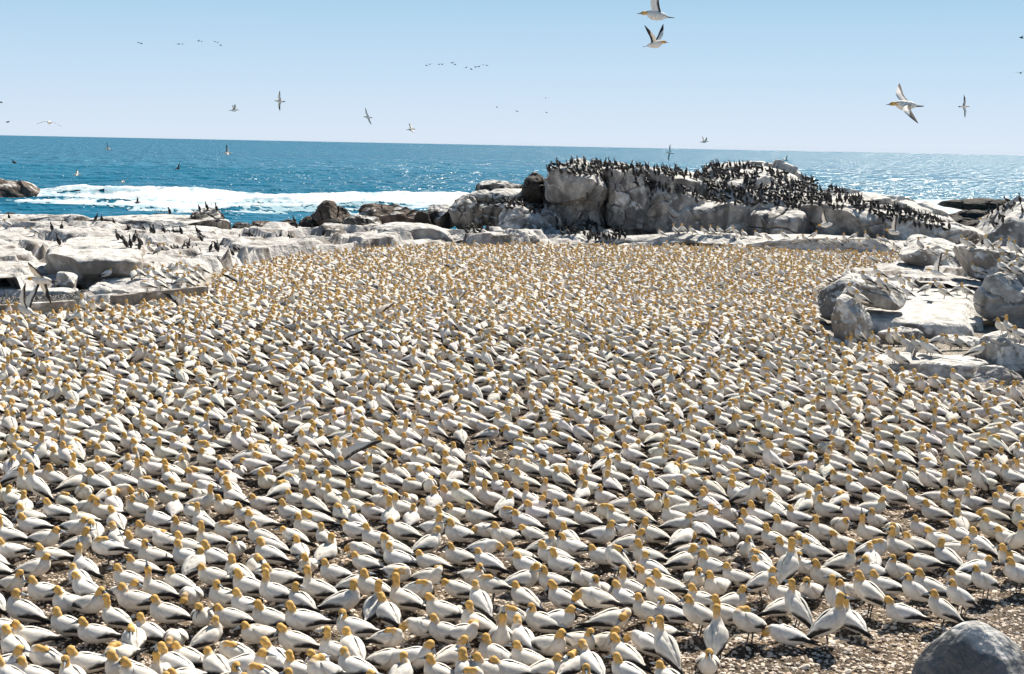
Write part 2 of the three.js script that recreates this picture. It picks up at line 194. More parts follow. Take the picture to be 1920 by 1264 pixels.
{
  const ds = []; for (let d = 88; d < 420; d *= 1.0036) ds.push(d);
  const cols = 760, pos = [], fm = [], root = new THREE.Group();
  const water = new THREE.MeshPhysicalMaterial({ vertexColors: true, normalMap: seaNormal, roughness: 0.26, ior: 1.33, specularIntensity: 0.5 });
  const farTex = seaNormal.clone(); farTex.repeat.set(0.42, 0.20); const farWater = water.clone(); farWater.normalMap = farTex;
  const tint = (x, d) => { const n = 0.5 + 0.5 * fbm(x * 0.012, 4, d * 0.006, 3); return [0.001, 0.118 * lerp(0.82, 1.18, n), 0.205 * lerp(0.88, 1.12, n)]; };   // one sea green-blue, in drifting patches
  const sheetOf = (name, ds, cols, mat, keep) => {
    const pos = [], uv = [], col = [], idx = [];
    for (const d of ds) for (let i = 0; i <= cols; i++) { const x = ((i / cols) * 2 - 1) * d * 0.56, z = -d; pos.push(x, SEA + swell(x, z) + 0.8 * crest(x, z), z); uv.push(x / 40, z / 40); if (keep) keep.push(foamAmount(x, z)); col.push(...tint(x, d)); }
    for (let j = 0; j < ds.length - 1; j++) for (let i = 0; i < cols; i++) { const a = j * (cols + 1) + i, b = a + 1, c = a + cols + 1, e = c + 1; idx.push(a, b, c, b, e, c); }
    const g = new THREE.BufferGeometry(); g.setAttribute('position', new THREE.Float32BufferAttribute(pos, 3)); g.setAttribute('uv', new THREE.Float32BufferAttribute(uv, 2)); g.setAttribute('color', new THREE.Float32BufferAttribute(col, 3)); g.setIndex(idx); g.computeVertexNormals();
    mesh(name, g, mat, root); return pos;
  };
  for (const v of sheetOf('inshore_water', ds, cols, water, fm)) pos.push(v);
  const fds = [ds[ds.length - 1] - 0.2]; for (let d = fds[0] * 1.02; d < 45000; d *= 1.03) fds.push(d);
  sheetOf('open_water', fds, 300, farWater, null);
  tag(root, 'blue sea with glittering wavelets reaching to the horizon', 'sea', null, 'structure'); top(root, 'sea');
  // broken white water lying on it
  const fp = [], fc = [], fi = [], map = new Map();
  const put = (a) => { if (map.has(a)) return map.get(a); const x = pos[a * 3], z = pos[a * 3 + 2], m = fm[a], k = fp.length / 3, l = fbm(x * 1.3, 2, z * 0.8, 3); fp.push(x, pos[a * 3 + 1] + 0.03 + 0.2 * crest(x, z) + Math.min(0.25, Math.max(0, m - 0.3)) * (0.3 + 0.7 * l), z); const t = smooth(0.30, 1.35, m + 0.6 * l + 0.9 * fbm(x * 0.10, 12, z * 0.45, 4)); fc.push(lerp(0.22, 0.66, t), lerp(0.36, 0.68, t), lerp(0.43, 0.71, t)); map.set(a, k); return k; };
  for (let j = 0; j < ds.length - 1; j++) { if (ds[j] > 420) break; for (let i = 0; i < cols; i++) { const a = j * (cols + 1) + i, b = a + 1, c = a + cols + 1, e = c + 1; for (const t of [[a, b, c], [b, e, c]]) if (fm[t[0]] + fm[t[1]] + fm[t[2]] > 1.15) fi.push(put(t[0]), put(t[1]), put(t[2])); } }
  const fg = new THREE.BufferGeometry();
  fg.setAttribute('position', new THREE.Float32BufferAttribute(fp, 3)); fg.setAttribute('color', new THREE.Float32BufferAttribute(fc, 3)); fg.setIndex(fi); fg.computeVertexNormals();
  const fo = mesh('surf_foam', fg, new THREE.MeshStandardMaterial({ vertexColors: true, roughness: 0.9 }));
  tag(fo, 'white surf foam of the swell breaking off the rocks', 'surf', null, 'stuff'); top(fo, 'surf_foam');
}

// ------------------------------------------------------------------ rocks
const rockMap = dataTex(1024, (u, v) => { const n = tfbm(u, v, 6, 21, 6), m = tfbm(u, v, 90, 31, 2), k = 0.93 + 0.30 * (n - 0.5) * 1.4 + 0.14 * (m - 0.5); return [k, k * 0.995, k * 0.985]; }, true);
const rockBump = dataTex(1024, (u, v) => { const n = tfbm(u, v, 7, 41, 6), r = 1 - Math.abs(tfbm(u, v, 5, 51, 4) * 2 - 1), k = n * 0.7 + 0.3 * r; return [k, k, k]; });
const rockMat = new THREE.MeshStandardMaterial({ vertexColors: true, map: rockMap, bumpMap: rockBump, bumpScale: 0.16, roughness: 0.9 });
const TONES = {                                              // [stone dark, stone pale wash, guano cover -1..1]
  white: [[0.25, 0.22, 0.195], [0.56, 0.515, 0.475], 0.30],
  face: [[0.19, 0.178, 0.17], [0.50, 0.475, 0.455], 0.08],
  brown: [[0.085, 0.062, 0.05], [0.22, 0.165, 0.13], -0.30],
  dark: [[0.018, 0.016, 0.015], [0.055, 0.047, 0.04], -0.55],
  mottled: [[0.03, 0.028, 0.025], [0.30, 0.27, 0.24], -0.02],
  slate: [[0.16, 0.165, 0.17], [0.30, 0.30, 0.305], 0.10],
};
const rockMeshes = [];
function rockGeometry(sx, sy, sz, o = {}) {
  const { n = 40, p = 3.2, seed = 1, amp = 0.12, crack = 0.11, tone = 'white', cells = 2.2, cover = 0, strata = 0, facet = 0.45, cuts = 12, patchy = 0.8, steep = false } = o;
  const [dark, pale, bias] = TONES[tone], pos = [], idx = [], S = seed * 13.37, small = Math.min(sx, sy, sz), big = Math.max(sx, sy, sz);
  const q = V3(0, 0, 0), planes = []; for (let i = 0; i < cuts; i++) { const a = hash(i, seed, 1) * 6.283, b = steep ? (hash(i, seed, 2) - 0.5) * 0.5 : (hash(i, seed, 2) - 0.28) * 1.5; planes.push([Math.cos(a) * Math.cos(b), Math.sin(b), Math.sin(a) * Math.cos(b), lerp(0.70, 1.02, hash(i, seed, 3))]); }
  const faces = [[0, 1, 2, 1], [0, 1, 2, -1], [1, 2, 0, 1], [1, 2, 0, -1], [2, 0, 1, 1], [2, 0, 1, -1]];
  for (const [ax, bx, cx, s] of faces) {
    const base = pos.length / 3;
    for (let j = 0; j <= n; j++) for (let i = 0; i <= n; i++) {
      const c = [0, 0, 0]; c[ax] = Math.tan((i / n * 2 - 1) * 0.7854); c[bx] = Math.tan((j / n * 2 - 1) * 0.7854); c[cx] = s;
      const r = Math.pow(Math.abs(c[0]) ** p + Math.abs(c[1]) ** p + Math.abs(c[2]) ** p, -1 / p);
      q.set(c[0] * r * sx / 2, c[1] * r * sy / 2, c[2] * r * sz / 2);
      const k = 1 / (big * 0.42), X = q.x * k + S, Y = q.y * k + S * 0.7, Z = q.z * k - S;
      q.x += 0.11 * sx * noise(X, Y + 31, Z); q.y += 0.10 * sy * noise(X + 57, Y, Z); q.z += 0.11 * sz * noise(X, Y, Z + 91);
      { let a = q.x * 2 / sx, b = q.y * 2 / sy, c2 = q.z * 2 / sz; for (const [x, y, z, m] of planes) { const t = a * x + b * y + c2 * z - m * (1 + 0.06 * noise(X * 3, Y * 3, Z * 3)); if (t > 0) { a -= x * t * 0.92; b -= y * t * 0.92; c2 -= z * t * 0.92; } } q.set(a * sx / 2, b * sy / 2, c2 * sz / 2); }
      const wx = 0.22 * fbm(q.x * 3 / big + S, q.y * 3 / big, q.z * 3 / big, 3), [f1, f2, id] = worley(q.x / big * cells + wx + S, q.y / big * cells * 1.9 + S + wx * 1.4, q.z / big * cells + S - wx);
      const nx = q.x / (sx * sx), ny = q.y / (sy * sy), nz = q.z / (sz * sz), l = Math.hypot(nx, ny, nz) || 1;
      const groove = -crack * smooth(0.06, 0.0, f2 - f1) * smooth(-0.45, -0.05, noise(X * 2.3, Y * 2.3, Z * 2.3)), layer = strata ? strata * (Math.abs(((q.y / strata * 0.18 + noise(q.x * 0.3 + S, 0, q.z * 0.3)) % 1 + 1) % 1 - 0.5)) : 0;
      const d = small * (amp * fbm(q.x * 2.6 / big + S, q.y * 2.6 / big, q.z * 2.6 / big - S, 5) + amp * facet * (id - 0.5) + groove) + 0.05 * Math.min(1, small) * fbm(q.x * 2.2 + S, q.y * 2.2, q.z * 2.2, 3) - layer * 0.4;
      pos.push(q.x + nx / l * d, q.y + ny / l * d, q.z + nz / l * d);
    }
    for (let j = 0; j < n; j++) for (let i = 0; i < n; i++) { const a = base + j * (n + 1) + i, b = a + 1, c = a + n + 1, e = c + 1; s > 0 ? idx.push(a, b, c, b, e, c) : idx.push(a, c, b, b, c, e); }
  }
  let g = new THREE.BufferGeometry(); g.setAttribute('position', new THREE.Float32BufferAttribute(pos, 3)); g.setIndex(idx);
  g = mergeVertices(g, small * 1e-4); g.computeVertexNormals();
  const P = g.attributes.position, N = g.attributes.normal, col = new Float32Array(P.count * 3);
  for (let i = 0; i < P.count; i++) {
    const x = P.getX(i), y = P.getY(i), z = P.getZ(i), a = fbm(x * 0.9 + S, y * 0.9, z * 0.9, 4), b = fbm(x * 2.6 + S, y * 0.35, z * 2.6 - S, 4), c = fbm(x * 4 - S, y * 4, z * 4, 3);
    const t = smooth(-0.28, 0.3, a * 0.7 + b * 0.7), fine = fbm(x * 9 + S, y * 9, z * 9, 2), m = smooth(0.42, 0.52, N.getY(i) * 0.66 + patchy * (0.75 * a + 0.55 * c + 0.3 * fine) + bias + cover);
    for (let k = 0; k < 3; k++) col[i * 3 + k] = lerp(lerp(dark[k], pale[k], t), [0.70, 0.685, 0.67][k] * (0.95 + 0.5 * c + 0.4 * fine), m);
  }
  g.setAttribute('color', new THREE.BufferAttribute(col, 3));
  return toCreasedNormals(g, 0.62);
}
// a rock from its outline in the photograph, at a distance of its own and with real thickness
function rockShape(px0, py0, px1, py1, dist, thick, o = {}) {
  const a = atDepth(px0, (py0 + py1) / 2, dist), b = atDepth(px1, (py0 + py1) / 2, dist), t = atDepth((px0 + px1) / 2, py0, dist), u = atDepth((px0 + px1) / 2, py1, dist);
  const sink = o.sink ?? 0.25 * (t.y - u.y), sx = b.x - a.x, sy = t.y - u.y + sink;
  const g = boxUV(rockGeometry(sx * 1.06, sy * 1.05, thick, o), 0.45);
  return { g, c: V3((a.x + b.x) / 2 * (1 + thick * 0.35 / dist), (t.y + u.y - sink) / 2, -dist - thick * 0.35), tiltZ: (o.tilt ?? 0) * Math.PI / 180, turn: (o.turn ?? 0) * Math.PI / 180 - Math.atan2((a.x + b.x) / 2, dist), tiltX: (o.lean ?? 0) * Math.PI / 180 };
}
let rockSeed = 3;
function rock(name, label, category, px0, py0, px1, py1, dist, thick, o = {}) {
  const r = rockShape(px0, py0, px1, py1, dist, thick, { seed: rockSeed++, ...o });
  const m = mesh(name, r.g, rockMat); m.position.copy(r.c); m.rotation.set(r.tiltX, r.turn, r.tiltZ, 'YXZ');
  tag(m, label, category, o.group); top(m, name); m.updateMatrixWorld(true); rockMeshes.push(m); return m;
}
// a flat topped rock standing on the ground: back edge, front edge and foot of its front face as rows of the photograph
function slab(name, label, category, px0, px1, pyBack, pyFront, pyBase, o = {}) {
  const m = (px0 + px1) / 2, f = onPlane(m, pyBase, 0), d = -f.z, h = atDepth(m, pyFront, d).y, back = -onPlane(m, pyBack, h).z, th = Math.max(0.8, back - d), mid = d + th / 2;
  const sx = (px1 - px0) / F * (d + th * 0.25), sink = 0.35;
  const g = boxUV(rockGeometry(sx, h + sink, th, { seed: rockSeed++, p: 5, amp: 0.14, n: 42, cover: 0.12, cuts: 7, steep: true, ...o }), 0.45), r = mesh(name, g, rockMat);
  r.position.set(atDepth(m, pyBase, mid).x, (h - sink) / 2, -mid); r.rotation.set((o.lean ?? 0) * Math.PI / 180, (o.turn ?? 0) * Math.PI / 180 - Math.atan2(r.position.x, mid), (o.tilt ?? 0) * Math.PI / 180, 'YXZ');
  tag(r, label, category); top(r, name); r.updateMatrixWorld(true); rockMeshes.push(r); return r;
}
{ // the great rock of the cormorants: jointed blocks
  const root = new THREE.Group(); const base = onPlane(1300, 448, 0); root.position.set(base.x, 0, -92);
  tag(root, 'huge cracked white rock crowded with black cormorants beyond the colony', 'rock'); top(root, 'cormorant_rock'); root.updateMatrixWorld(true);
  const blocks = [
    [1016, 308, 1152, 364, 91.6, 8, { p: 4, cover: 0.02, cuts: 12, steep: false, amp: 0.2, cells: 4 }], [1034, 350, 1150, 446, 93.2, 8, { p: 5, cover: -0.25, cuts: 8, amp: 0.2, cells: 4 }], [1000, 384, 1060, 448, 91, 4, { p: 3, cover: -0.1, cuts: 10, steep: false }], [1108, 316, 1226, 410, 92.4, 8, { p: 4, tilt: -5, cuts: 10, amp: 0.2, cells: 4 }],
    [1190, 328, 1330, 396, 93, 9, { p: 4, tilt: -7, cover: 0.06, cuts: 4 }], [1120, 356, 1290, 456, 94, 6, { p: 5, cover: -0.25, cuts: 8, amp: 0.2, cells: 5 }], [1186, 350, 1316, 424, 92.2, 6, { p: 4, tilt: -12, cover: -0.12 }],
    [1256, 380, 1436, 446, 91, 8, { p: 4, tilt: -4, cover: -0.08, cuts: 6 }], [1400, 392, 1512, 456, 90.4, 7, { p: 4, cover: -0.1, cuts: 5 }], [1480, 386, 1706, 464, 90, 9, { p: 4, tilt: -3, cover: -0.12, cuts: 5 }],
    [1296, 318, 1530, 450, 94.5, 17, { p: 2.6, tone: 'white', tilt: -6, cover: 0.02, n: 56, cuts: 0, facet: 0.8, cells: 4.5, patchy: 1.1 }], [1450, 374, 1790, 480, 94, 13, { p: 2.6, tone: 'white', tilt: -7, cover: 0.02, n: 56, cuts: 0, facet: 0.8, cells: 5.5, patchy: 1.1 }], [1040, 322, 1420, 440, 98, 9, { p: 3, tone: 'white', tilt: -4, cover: 0.1 }],
    [1630, 412, 1850, 500, 87, 10, { p: 2.6, tone: 'white', tilt: -9, cover: 0.02, n: 40, cuts: 6 }], [1690, 448, 1800, 510, 82, 6, { p: 2.4, tone: 'white', tilt: -14, cover: 0 }],
  ];
  for (const [a, b, c, d, dist, th, o] of blocks) {
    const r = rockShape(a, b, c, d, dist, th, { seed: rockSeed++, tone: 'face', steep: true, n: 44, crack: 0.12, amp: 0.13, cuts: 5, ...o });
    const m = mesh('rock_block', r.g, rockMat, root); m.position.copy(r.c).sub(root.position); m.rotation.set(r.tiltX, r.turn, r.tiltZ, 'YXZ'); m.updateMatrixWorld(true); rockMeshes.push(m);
  }
}
// offshore
rock('sea_rock', 'dark brown rock island standing in the surf at the left edge', 'rock', -70, 334, 78, 392, 190, 14, { tone: 'brown', p: 2.3, n: 36, amp: 0.2, cover: 0.1 });
rock('sea_rock', 'low black reef awash in the white surf', 'rock', 195, 350, 292, 362, 226, 5, { tone: 'dark', p: 2.2 });
rock('sea_rock', 'flat dark reef in glittering water behind the sloping white rock', 'rock', 1768, 373, 1905, 390, 185, 5, { tone: 'dark', p: 2.0, amp: 0.35, cover: -0.5 });
rock('sea_rock', 'black weedy reef below the far flat reef', 'rock', 1775, 394, 1880, 414, 160, 5, { tone: 'dark', p: 2.0, amp: 0.35, n: 32, cover: -0.5 });
rock('sea_rock', 'black wet ledge between the sloping white rock and the right hand crag', 'rock', 1735, 410, 1866, 446, 112, 6, { tone: 'dark', p: 2.2, amp: 0.3, n: 36, cover: -0.5 });
rock('crag', 'grey cracked crag at the right edge with cormorants on top', 'rock', 1826, 386, 1990, 480, 86, 10, { tone: 'face', p: 2.6, amp: 0.18, tilt: 12, n: 34 });
// left shore
slab('rock_ridge', 'long dark fronted ridge with a pale top along the water', 'rock', 150, 420, 402, 413, 441, { tone: 'mottled', p: 4, cover: 0.0, tilt: 1.2 });
rock('rock_ridge', 'dark pointed knob ending the long ridge by the water', 'rock', 352, 391, 426, 446, 90, 4, { tone: 'mottled', p: 2.4, cover: -0.15, amp: 0.16 });
slab('rock_slab', 'pale curved slab leaning on the dark knob', 'rock', 296, 424, 414, 430, 447, { tone: 'white', p: 2.6, tilt: -2.5 });
slab('rock_ledge', 'mottled black and white ledge at the left waterline', 'rock', -90, 165, 402, 410, 439, { tone: 'mottled', p: 3, amp: 0.25, cover: 0.0 });
for (const [a, b, c, e, f, l] of [[60, 150, 432, 438, 444, 'low grey hump on the flat shelf left of the big undercut rock'], [470, 560, 432, 440, 447, 'flat pale rock lying below the black boulders by the water'], [560, 640, 436, 444, 452, 'broken white slab lying under the pyramid boulder'], [330, 420, 446, 451, 455, 'thin white slab among the cormorants on the left shelf'], [610, 690, 444, 453, 462, 'pale split rock left of the oval boulder'], [440, 520, 450, 458, 466, 'white step behind the brown rock at the colony edge']]) slab('rock_slab', l, 'rock', a, b, c, e, f, { tone: 'white', amp: 0.16, n: 22 });
slab('boulder', 'big white rock with a shaded undercut face on the left shore', 'boulder', 88, 282, 446, 486, 545, { tone: 'white', p: 7, n: 52, cover: -0.2, amp: 0.16, tilt: -0.6, cuts: 6 });
slab('rock_ledge', 'long straight ledge with shaded face below the cormorants on the left', 'rock', 250, 450, 462, 478, 504, { tone: 'white', cover: 0.02, tilt: -0.8 });
slab('rock_slab', 'white slab crowded with gannets above the longer concrete wall', 'rock', 172, 392, 500, 540, 560, { tone: 'white', amp: 0.06, cover: 0.25, tilt: 1 });
slab('rock_slab', 'upper white slab at the left edge', 'rock', -90, 106, 488, 502, 521, { tone: 'white', tilt: -1 });
slab('rock_slab', 'middle white slab at the left edge', 'rock', -90, 100, 508, 527, 543, { tone: 'white', tilt: -1 });
slab('rock_slab', 'lowest white slab at the left edge above the black pebbles', 'rock', -90, 150, 538, 547, 558, { tone: 'white', cover: 0.25 });
rock('boulder', 'small white wedge beside the undercut rock', 'boulder', 104, 515, 146, 552, 54, 1.0, { tone: 'white', p: 5, amp: 0.05, crack: 0 });
rock('boulder', 'shaded grey rock between the black pebbles and the longer concrete wall', 'boulder', 156, 540, 262, 584, 50.5, 2.4, { tone: 'white', p: 2.4, cover: -0.1 });
rock('boulder', 'grey brown rock at the colony edge below the white shelf', 'boulder', 486, 466, 548, 496, 72, 2.5, { tone: 'brown', p: 3, cover: 0.25 });
rock('boulder', 'flat grey rock left of the brown one at the colony edge', 'boulder', 420, 476, 490, 500, 71, 2.5, { tone: 'slate', p: 2.6, cover: 0.05 });
rock('boulder', 'low brown rock at the colony edge under the dark pyramid boulder', 'boulder', 560, 470, 600, 486, 76, 2, { tone: 'brown', p: 2.4 });
[[-20, 404, 40, 430], [30, 410, 92, 432], [86, 412, 140, 434], [150, 414, 196, 432], [196, 408, 262, 430], [262, 404, 322, 428], [430, 420, 476, 442], [470, 414, 520, 438], [516, 418, 560, 438], [610, 412, 650, 434], [664, 400, 704, 428], [720, 404, 772, 430], [776, 400, 812, 424]].forEach(([a, b, c, e], i) => rock('waterline_boulder', ['first', 'second', 'third', 'fourth', 'fifth', 'sixth', 'seventh', 'eighth', 'ninth', 'tenth', 'eleventh', 'twelfth', 'thirteenth'][i] + ' dark wet boulder from the left along the waterline', 'boulder', a, b - 2, c, e + 2, 96 + (i % 3) * 1.5, 2.6, { tone: i % 3 === 1 ? 'brown' : 'dark', p: 2.6, n: 24, amp: 0.2, group: 'dark boulders along the waterline', cover: i % 4 === 2 ? 0.35 : -0.2 }));
// middle shore
rock('boulder', 'dark brown pyramid boulder against the sea', 'boulder', 584, 376, 662, 440, 98, 3.4, { tone: 'brown', p: 1.25, cover: -0.3, cuts: 5 });
rock('boulder', 'small black boulder left of the pyramid boulder', 'boulder', 562, 406, 600, 434, 98, 2, { tone: 'dark', p: 2.2 });
rock('boulder', 'dark low boulders left of the pyramid by the water', 'boulder', 448, 420, 572, 442, 99, 2.5, { tone: 'dark', p: 2.4, amp: 0.25 });
rock('boulder', 'brown topped flat boulder right of the pyramid', 'boulder', 676, 384, 800, 424, 98, 4, { tone: 'brown', p: 2.8, cover: 0.0, amp: 0.2 });
rock('boulder', 'mottled boulder between the pyramid and the oval boulder', 'boulder', 640, 404, 720, 436, 95, 3, { tone: 'mottled', p: 2.6, amp: 0.2 });
rock('boulder', 'long oval grey boulder bordering the far edge of the colony', 'boulder', 688, 420, 850, 470, 84.5, 4, { tone: 'face', p: 2.3, n: 36, cover: 0.05, amp: 0.06, crack: 0.02, cuts: 3 });
rock('boulder', 'black boulder behind the right end of the oval boulder', 'boulder', 796, 384, 856, 420, 97, 3, { tone: 'mottled', p: 2.6 });
rock('boulder', 'dark boulder at the foot of the layered rock stack', 'boulder', 848, 376, 908, 424, 95, 3, { tone: 'mottled', p: 2.4, amp: 0.2 });
rock('boulder', 'white topped boulder right of the oval boulder', 'boulder', 842, 432, 930, 470, 85.5, 3, { tone: 'white', p: 2.6 });
rock('rock_slab', 'top slab of the layered rock stack beside the great rock', 'rock', 888, 341, 986, 366, 98, 4, { tone: 'mottled', p: 2.8, cover: 0.12, tilt: -2 });
rock('rock_slab', 'middle slab of the layered rock stack beside the great rock', 'rock', 868, 356, 1030, 388, 97, 5, { tone: 'mottled', p: 2.8, cover: 0.16, tilt: -2, amp: 0.18, n: 34 });
rock('rock_slab', 'lowest slab of the layered rock stack beside the great rock', 'rock', 880, 376, 1035, 418, 96, 5, { tone: 'mottled', p: 2.8, cover: 0.06, amp: 0.2, n: 34 });
rock('boulder', 'black boulder tucked against the left end of the great rock', 'boulder', 976, 328, 1030, 370, 96, 3, { tone: 'dark', p: 2.4 });
rock('boulder', 'grey block below the layered stack at the foot of the great rock', 'boulder', 926, 396, 1046, 446, 89.5, 4, { tone: 'face', p: 3, cover: -0.1, tilt: -6 });
rock('boulder', 'white peaked boulder below the grey block at the far colony edge', 'boulder', 940, 430, 1016, 468, 85, 3, { tone: 'white', p: 2.2, tilt: 10 });
rock('boulder', 'white boulder left of the long ledge at the far colony edge', 'boulder', 1124, 436, 1176, 470, 85, 2.6, { tone: 'white', p: 2.6 });
rock('boulder', 'low white rock under the dark hollow of the great rock', 'boulder', 1016, 440, 1126, 466, 86.5, 3, { tone: 'white', p: 3, cover: 0.1 });
rock('rock_ledge', 'long white topped ledge along the far edge of the colony', 'rock', 1164, 438, 1425, 474, 84.5, 5, { tone: 'face', p: 5, n: 36, amp: 0.05, cover: 0.2 });
rock('rock_ledge', 'low white ledge carrying gannets right of the long ledge', 'rock', 1410, 446, 1720, 482, 82.5, 6, { tone: 'white', p: 4, n: 36, amp: 0.08, cover: 0.2 });
// right hand outcrop
slab('rock_slab', 'wide white slab of the right hand outcrop', 'rock', 1596, 1850, 512, 604, 638, { tone: 'white', n: 52, cover: 0.1, amp: 0.16, turn: -4, crack: 0.14, cuts: 4 });
rock('boulder', 'rounded white boulder at the left tip of the outcrop', 'boulder', 1550, 558, 1634, 642, 42.6, 1.8, { tone: 'white', p: 2.7, cover: -0.04, n: 34, crack: 0.02 });
rock('boulder', 'grey rock behind the rounded boulder at the outcrop tip', 'boulder', 1542, 528, 1604, 584, 48, 2, { tone: 'slate', p: 4, cover: 0.1, cuts: 14 });
slab('boulder', 'flat topped white block right of the rounded boulder', 'boulder', 1630, 1746, 580, 602, 626, { tone: 'white', p: 4, cover: 0.08 });
slab('boulder', 'lower white block under the flat topped one on the outcrop', 'boulder', 1634, 1738, 612, 620, 646, { tone: 'white', p: 4, cover: 0.05 });
rock('boulder', 'dark slanting rock with gannets on the crest of the outcrop', 'boulder', 1576, 528, 1690, 564, 47, 2.2, { tone: 'white', p: 3, tilt: -5, cover: -0.05 });
slab('rock_slab', 'tilted white slab on the crest of the outcrop', 'rock', 1690, 1850, 480, 506, 528, { tone: 'white', tilt: -2, cover: 0.06 });
rock('boulder', 'large grey boulder at the right edge above the sandy gully', 'boulder', 1838, 494, 1990, 596, 48, 4, { tone: 'face', p: 3.6, cover: 0.12, tilt: -12, n: 40, cuts: 14 });
rock('rock_slab', 'white slab with gannets above the grey boulder at the right edge', 'rock', 1790, 472, 2000, 524, 57, 5, { tone: 'white', p: 4, cover: 0.08, tilt: -5, steep: true, cuts: 6 });
rock('boulder', 'sloping pale rock below the great sloping white one', 'boulder', 1690, 458, 1812, 498, 68, 5, { tone: 'white', p: 3.4, cover: 0.02, tilt: -12, cuts: 14 });
rock('boulder', 'overhanging grey boulder at the right edge of the colony', 'boulder', 1838, 630, 1990, 712, 38, 2.6, { tone: 'face', p: 3.2, cover: 0.10, sink: 0, n: 44, crack: 0.05, facet: 0.3, cuts: 12 });
rock('boulder', 'blue grey rock in shade under the overhanging boulder', 'boulder', 1822, 694, 1920, 738, 36.5, 1.4, { tone: 'face', p: 2.4, cover: -0.1 });
slab('rock_slab', 'flat white step in front of the outcrop', 'rock', 1636, 1860, 656, 686, 712, { tone: 'white', p: 5, cover: 0.12, n: 40, amp: 0.08, turn: 4 });
slab('rock_slab', 'low cracked slab at the head of the sandy gully', 'rock', 1745, 1850, 586, 606, 624, { tone: 'white', n: 30 });
slab('rock_slab', 'thin white slab in the sandy gully above the flat step', 'rock', 1752, 1846, 628, 640, 650, { tone: 'white', n: 30 });
slab('rock_slab', 'broken grey slab under the rounded boulder at the outcrop tip', 'rock', 1556, 1650, 632, 645, 658, { tone: 'face', n: 30 });
rock('boulder', 'low grey stone at the left end of the flat white step', 'boulder', 1578, 680, 1664, 722, 37.5, 1.3, { tone: 'slate', p: 2.4, cover: 0.15 });
rock('boulder', 'small dark stone among the gannets in the middle left of the colony', 'boulder', 522, 566, 546, 586, 50, 0.5, { tone: 'slate', p: 1.8, cover: -0.4 });
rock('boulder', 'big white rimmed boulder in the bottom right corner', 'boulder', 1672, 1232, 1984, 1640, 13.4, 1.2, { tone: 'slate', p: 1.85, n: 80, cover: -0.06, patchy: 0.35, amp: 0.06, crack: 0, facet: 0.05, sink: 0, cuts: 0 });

const plate = (x, z) => {
  const w = 0.5 * fbm(x * 0.5, 3, z * 0.5, 3), [f1, f2, id] = worley(x * 0.24 + w, 5.5, z * 0.17 + w), e = smooth(0.0, 0.05, f2 - f1), [g1, g2, jd] = worley(x * 0.8 + w * 2, 2.5, z * 0.5 - w * 2), u = smooth(0.0, 0.09, g2 - g1), a = fbm(x * 0.6, 9, z * 0.6, 4), c = fbm(x * 2.4, 4, z * 2.4, 3);
  return [((0.05 + 0.8 * id) * e + 0.34 * (jd - 0.35) * u) * smooth(-97, -88, z) + 0.14 * a + 0.07 * c, id * 0.5 + jd * 0.5, a, c];
};
const pebbleBed = [[-60, 560], [60, 556], [130, 548], [190, 540], [170, 560], [150, 582], [60, 590], [-60, 596]].map(([a, b]) => { const p = onPlane(a, b); return [p.x, p.z]; });
const onShelf = (x, z) => !insidePoly(pebbleBed, x, z) && z < -38 && !inColony(x, z) && !(x > 12 && z > -56);
const shelfY = (x, z) => groundY(x, z) + (onShelf(x, z) ? Math.max(0, plate(x, z)[0]) : 0);
{ // bare rock shelf round the colony, broken into low plates, white with guano
  const h = 0.23, x0 = -64, x1 = 64, z0 = -106, z1 = -38, nx = Math.round((x1 - x0) / h), nz = Math.round((z1 - z0) / h), pos = [], col = [], uv = [], idx = [], keep = [];
  for (let j = 0; j <= nz; j++) for (let i = 0; i <= nx; i++) {
    const x = x0 + i * h, z = z0 + j * h; if (Math.abs(x) > -z * 0.62 + 9) { pos.push(x, 0, z); uv.push(0, 0); col.push(1, 1, 1); keep.push(false); continue; }
    const [lift, id, a, c] = plate(x, z);
    const edge = Math.min(...[[0.9, 0], [-0.9, 0], [0, 0.9], [0, -0.9]].map(([a, b]) => inColony(x + a, z + b) ? 0 : 1));
    pos.push(x, groundY(x, z) + lerp(-0.12, lift, edge), z); const m = smooth(-0.30, -0.18, a * 0.8 + c * 0.8 + (id < 0.28 ? -0.3 : 0)); for (let k = 0; k < 3; k++) col.push(lerp([0.24, 0.21, 0.19][k], [0.58, 0.565, 0.56][k] * (0.94 + 0.55 * c), m));
    keep.push(onShelf(x, z));
  }
  for (let j = 0; j < nz; j++) for (let i = 0; i < nx; i++) { const a = j * (nx + 1) + i, b = a + 1, c = a + nx + 1, e = c + 1; if (keep[a] && keep[b] && keep[c] && keep[e]) idx.push(a, c, b, b, c, e); }
  const g = new THREE.BufferGeometry(); g.setAttribute('position', new THREE.Float32BufferAttribute(pos, 3)); g.setAttribute('color', new THREE.Float32BufferAttribute(col, 3)); g.setAttribute('uv', new THREE.Float32BufferAttribute(uv, 2)); g.setIndex(idx); g.computeVertexNormals();
  const o = mesh('rock_shelf', boxUV(g, 0.45), rockMat); tag(o, 'flat white rock shelf between the colony and the sea', 'rock shelf', null, 'structure'); top(o, 'rock_shelf');
}
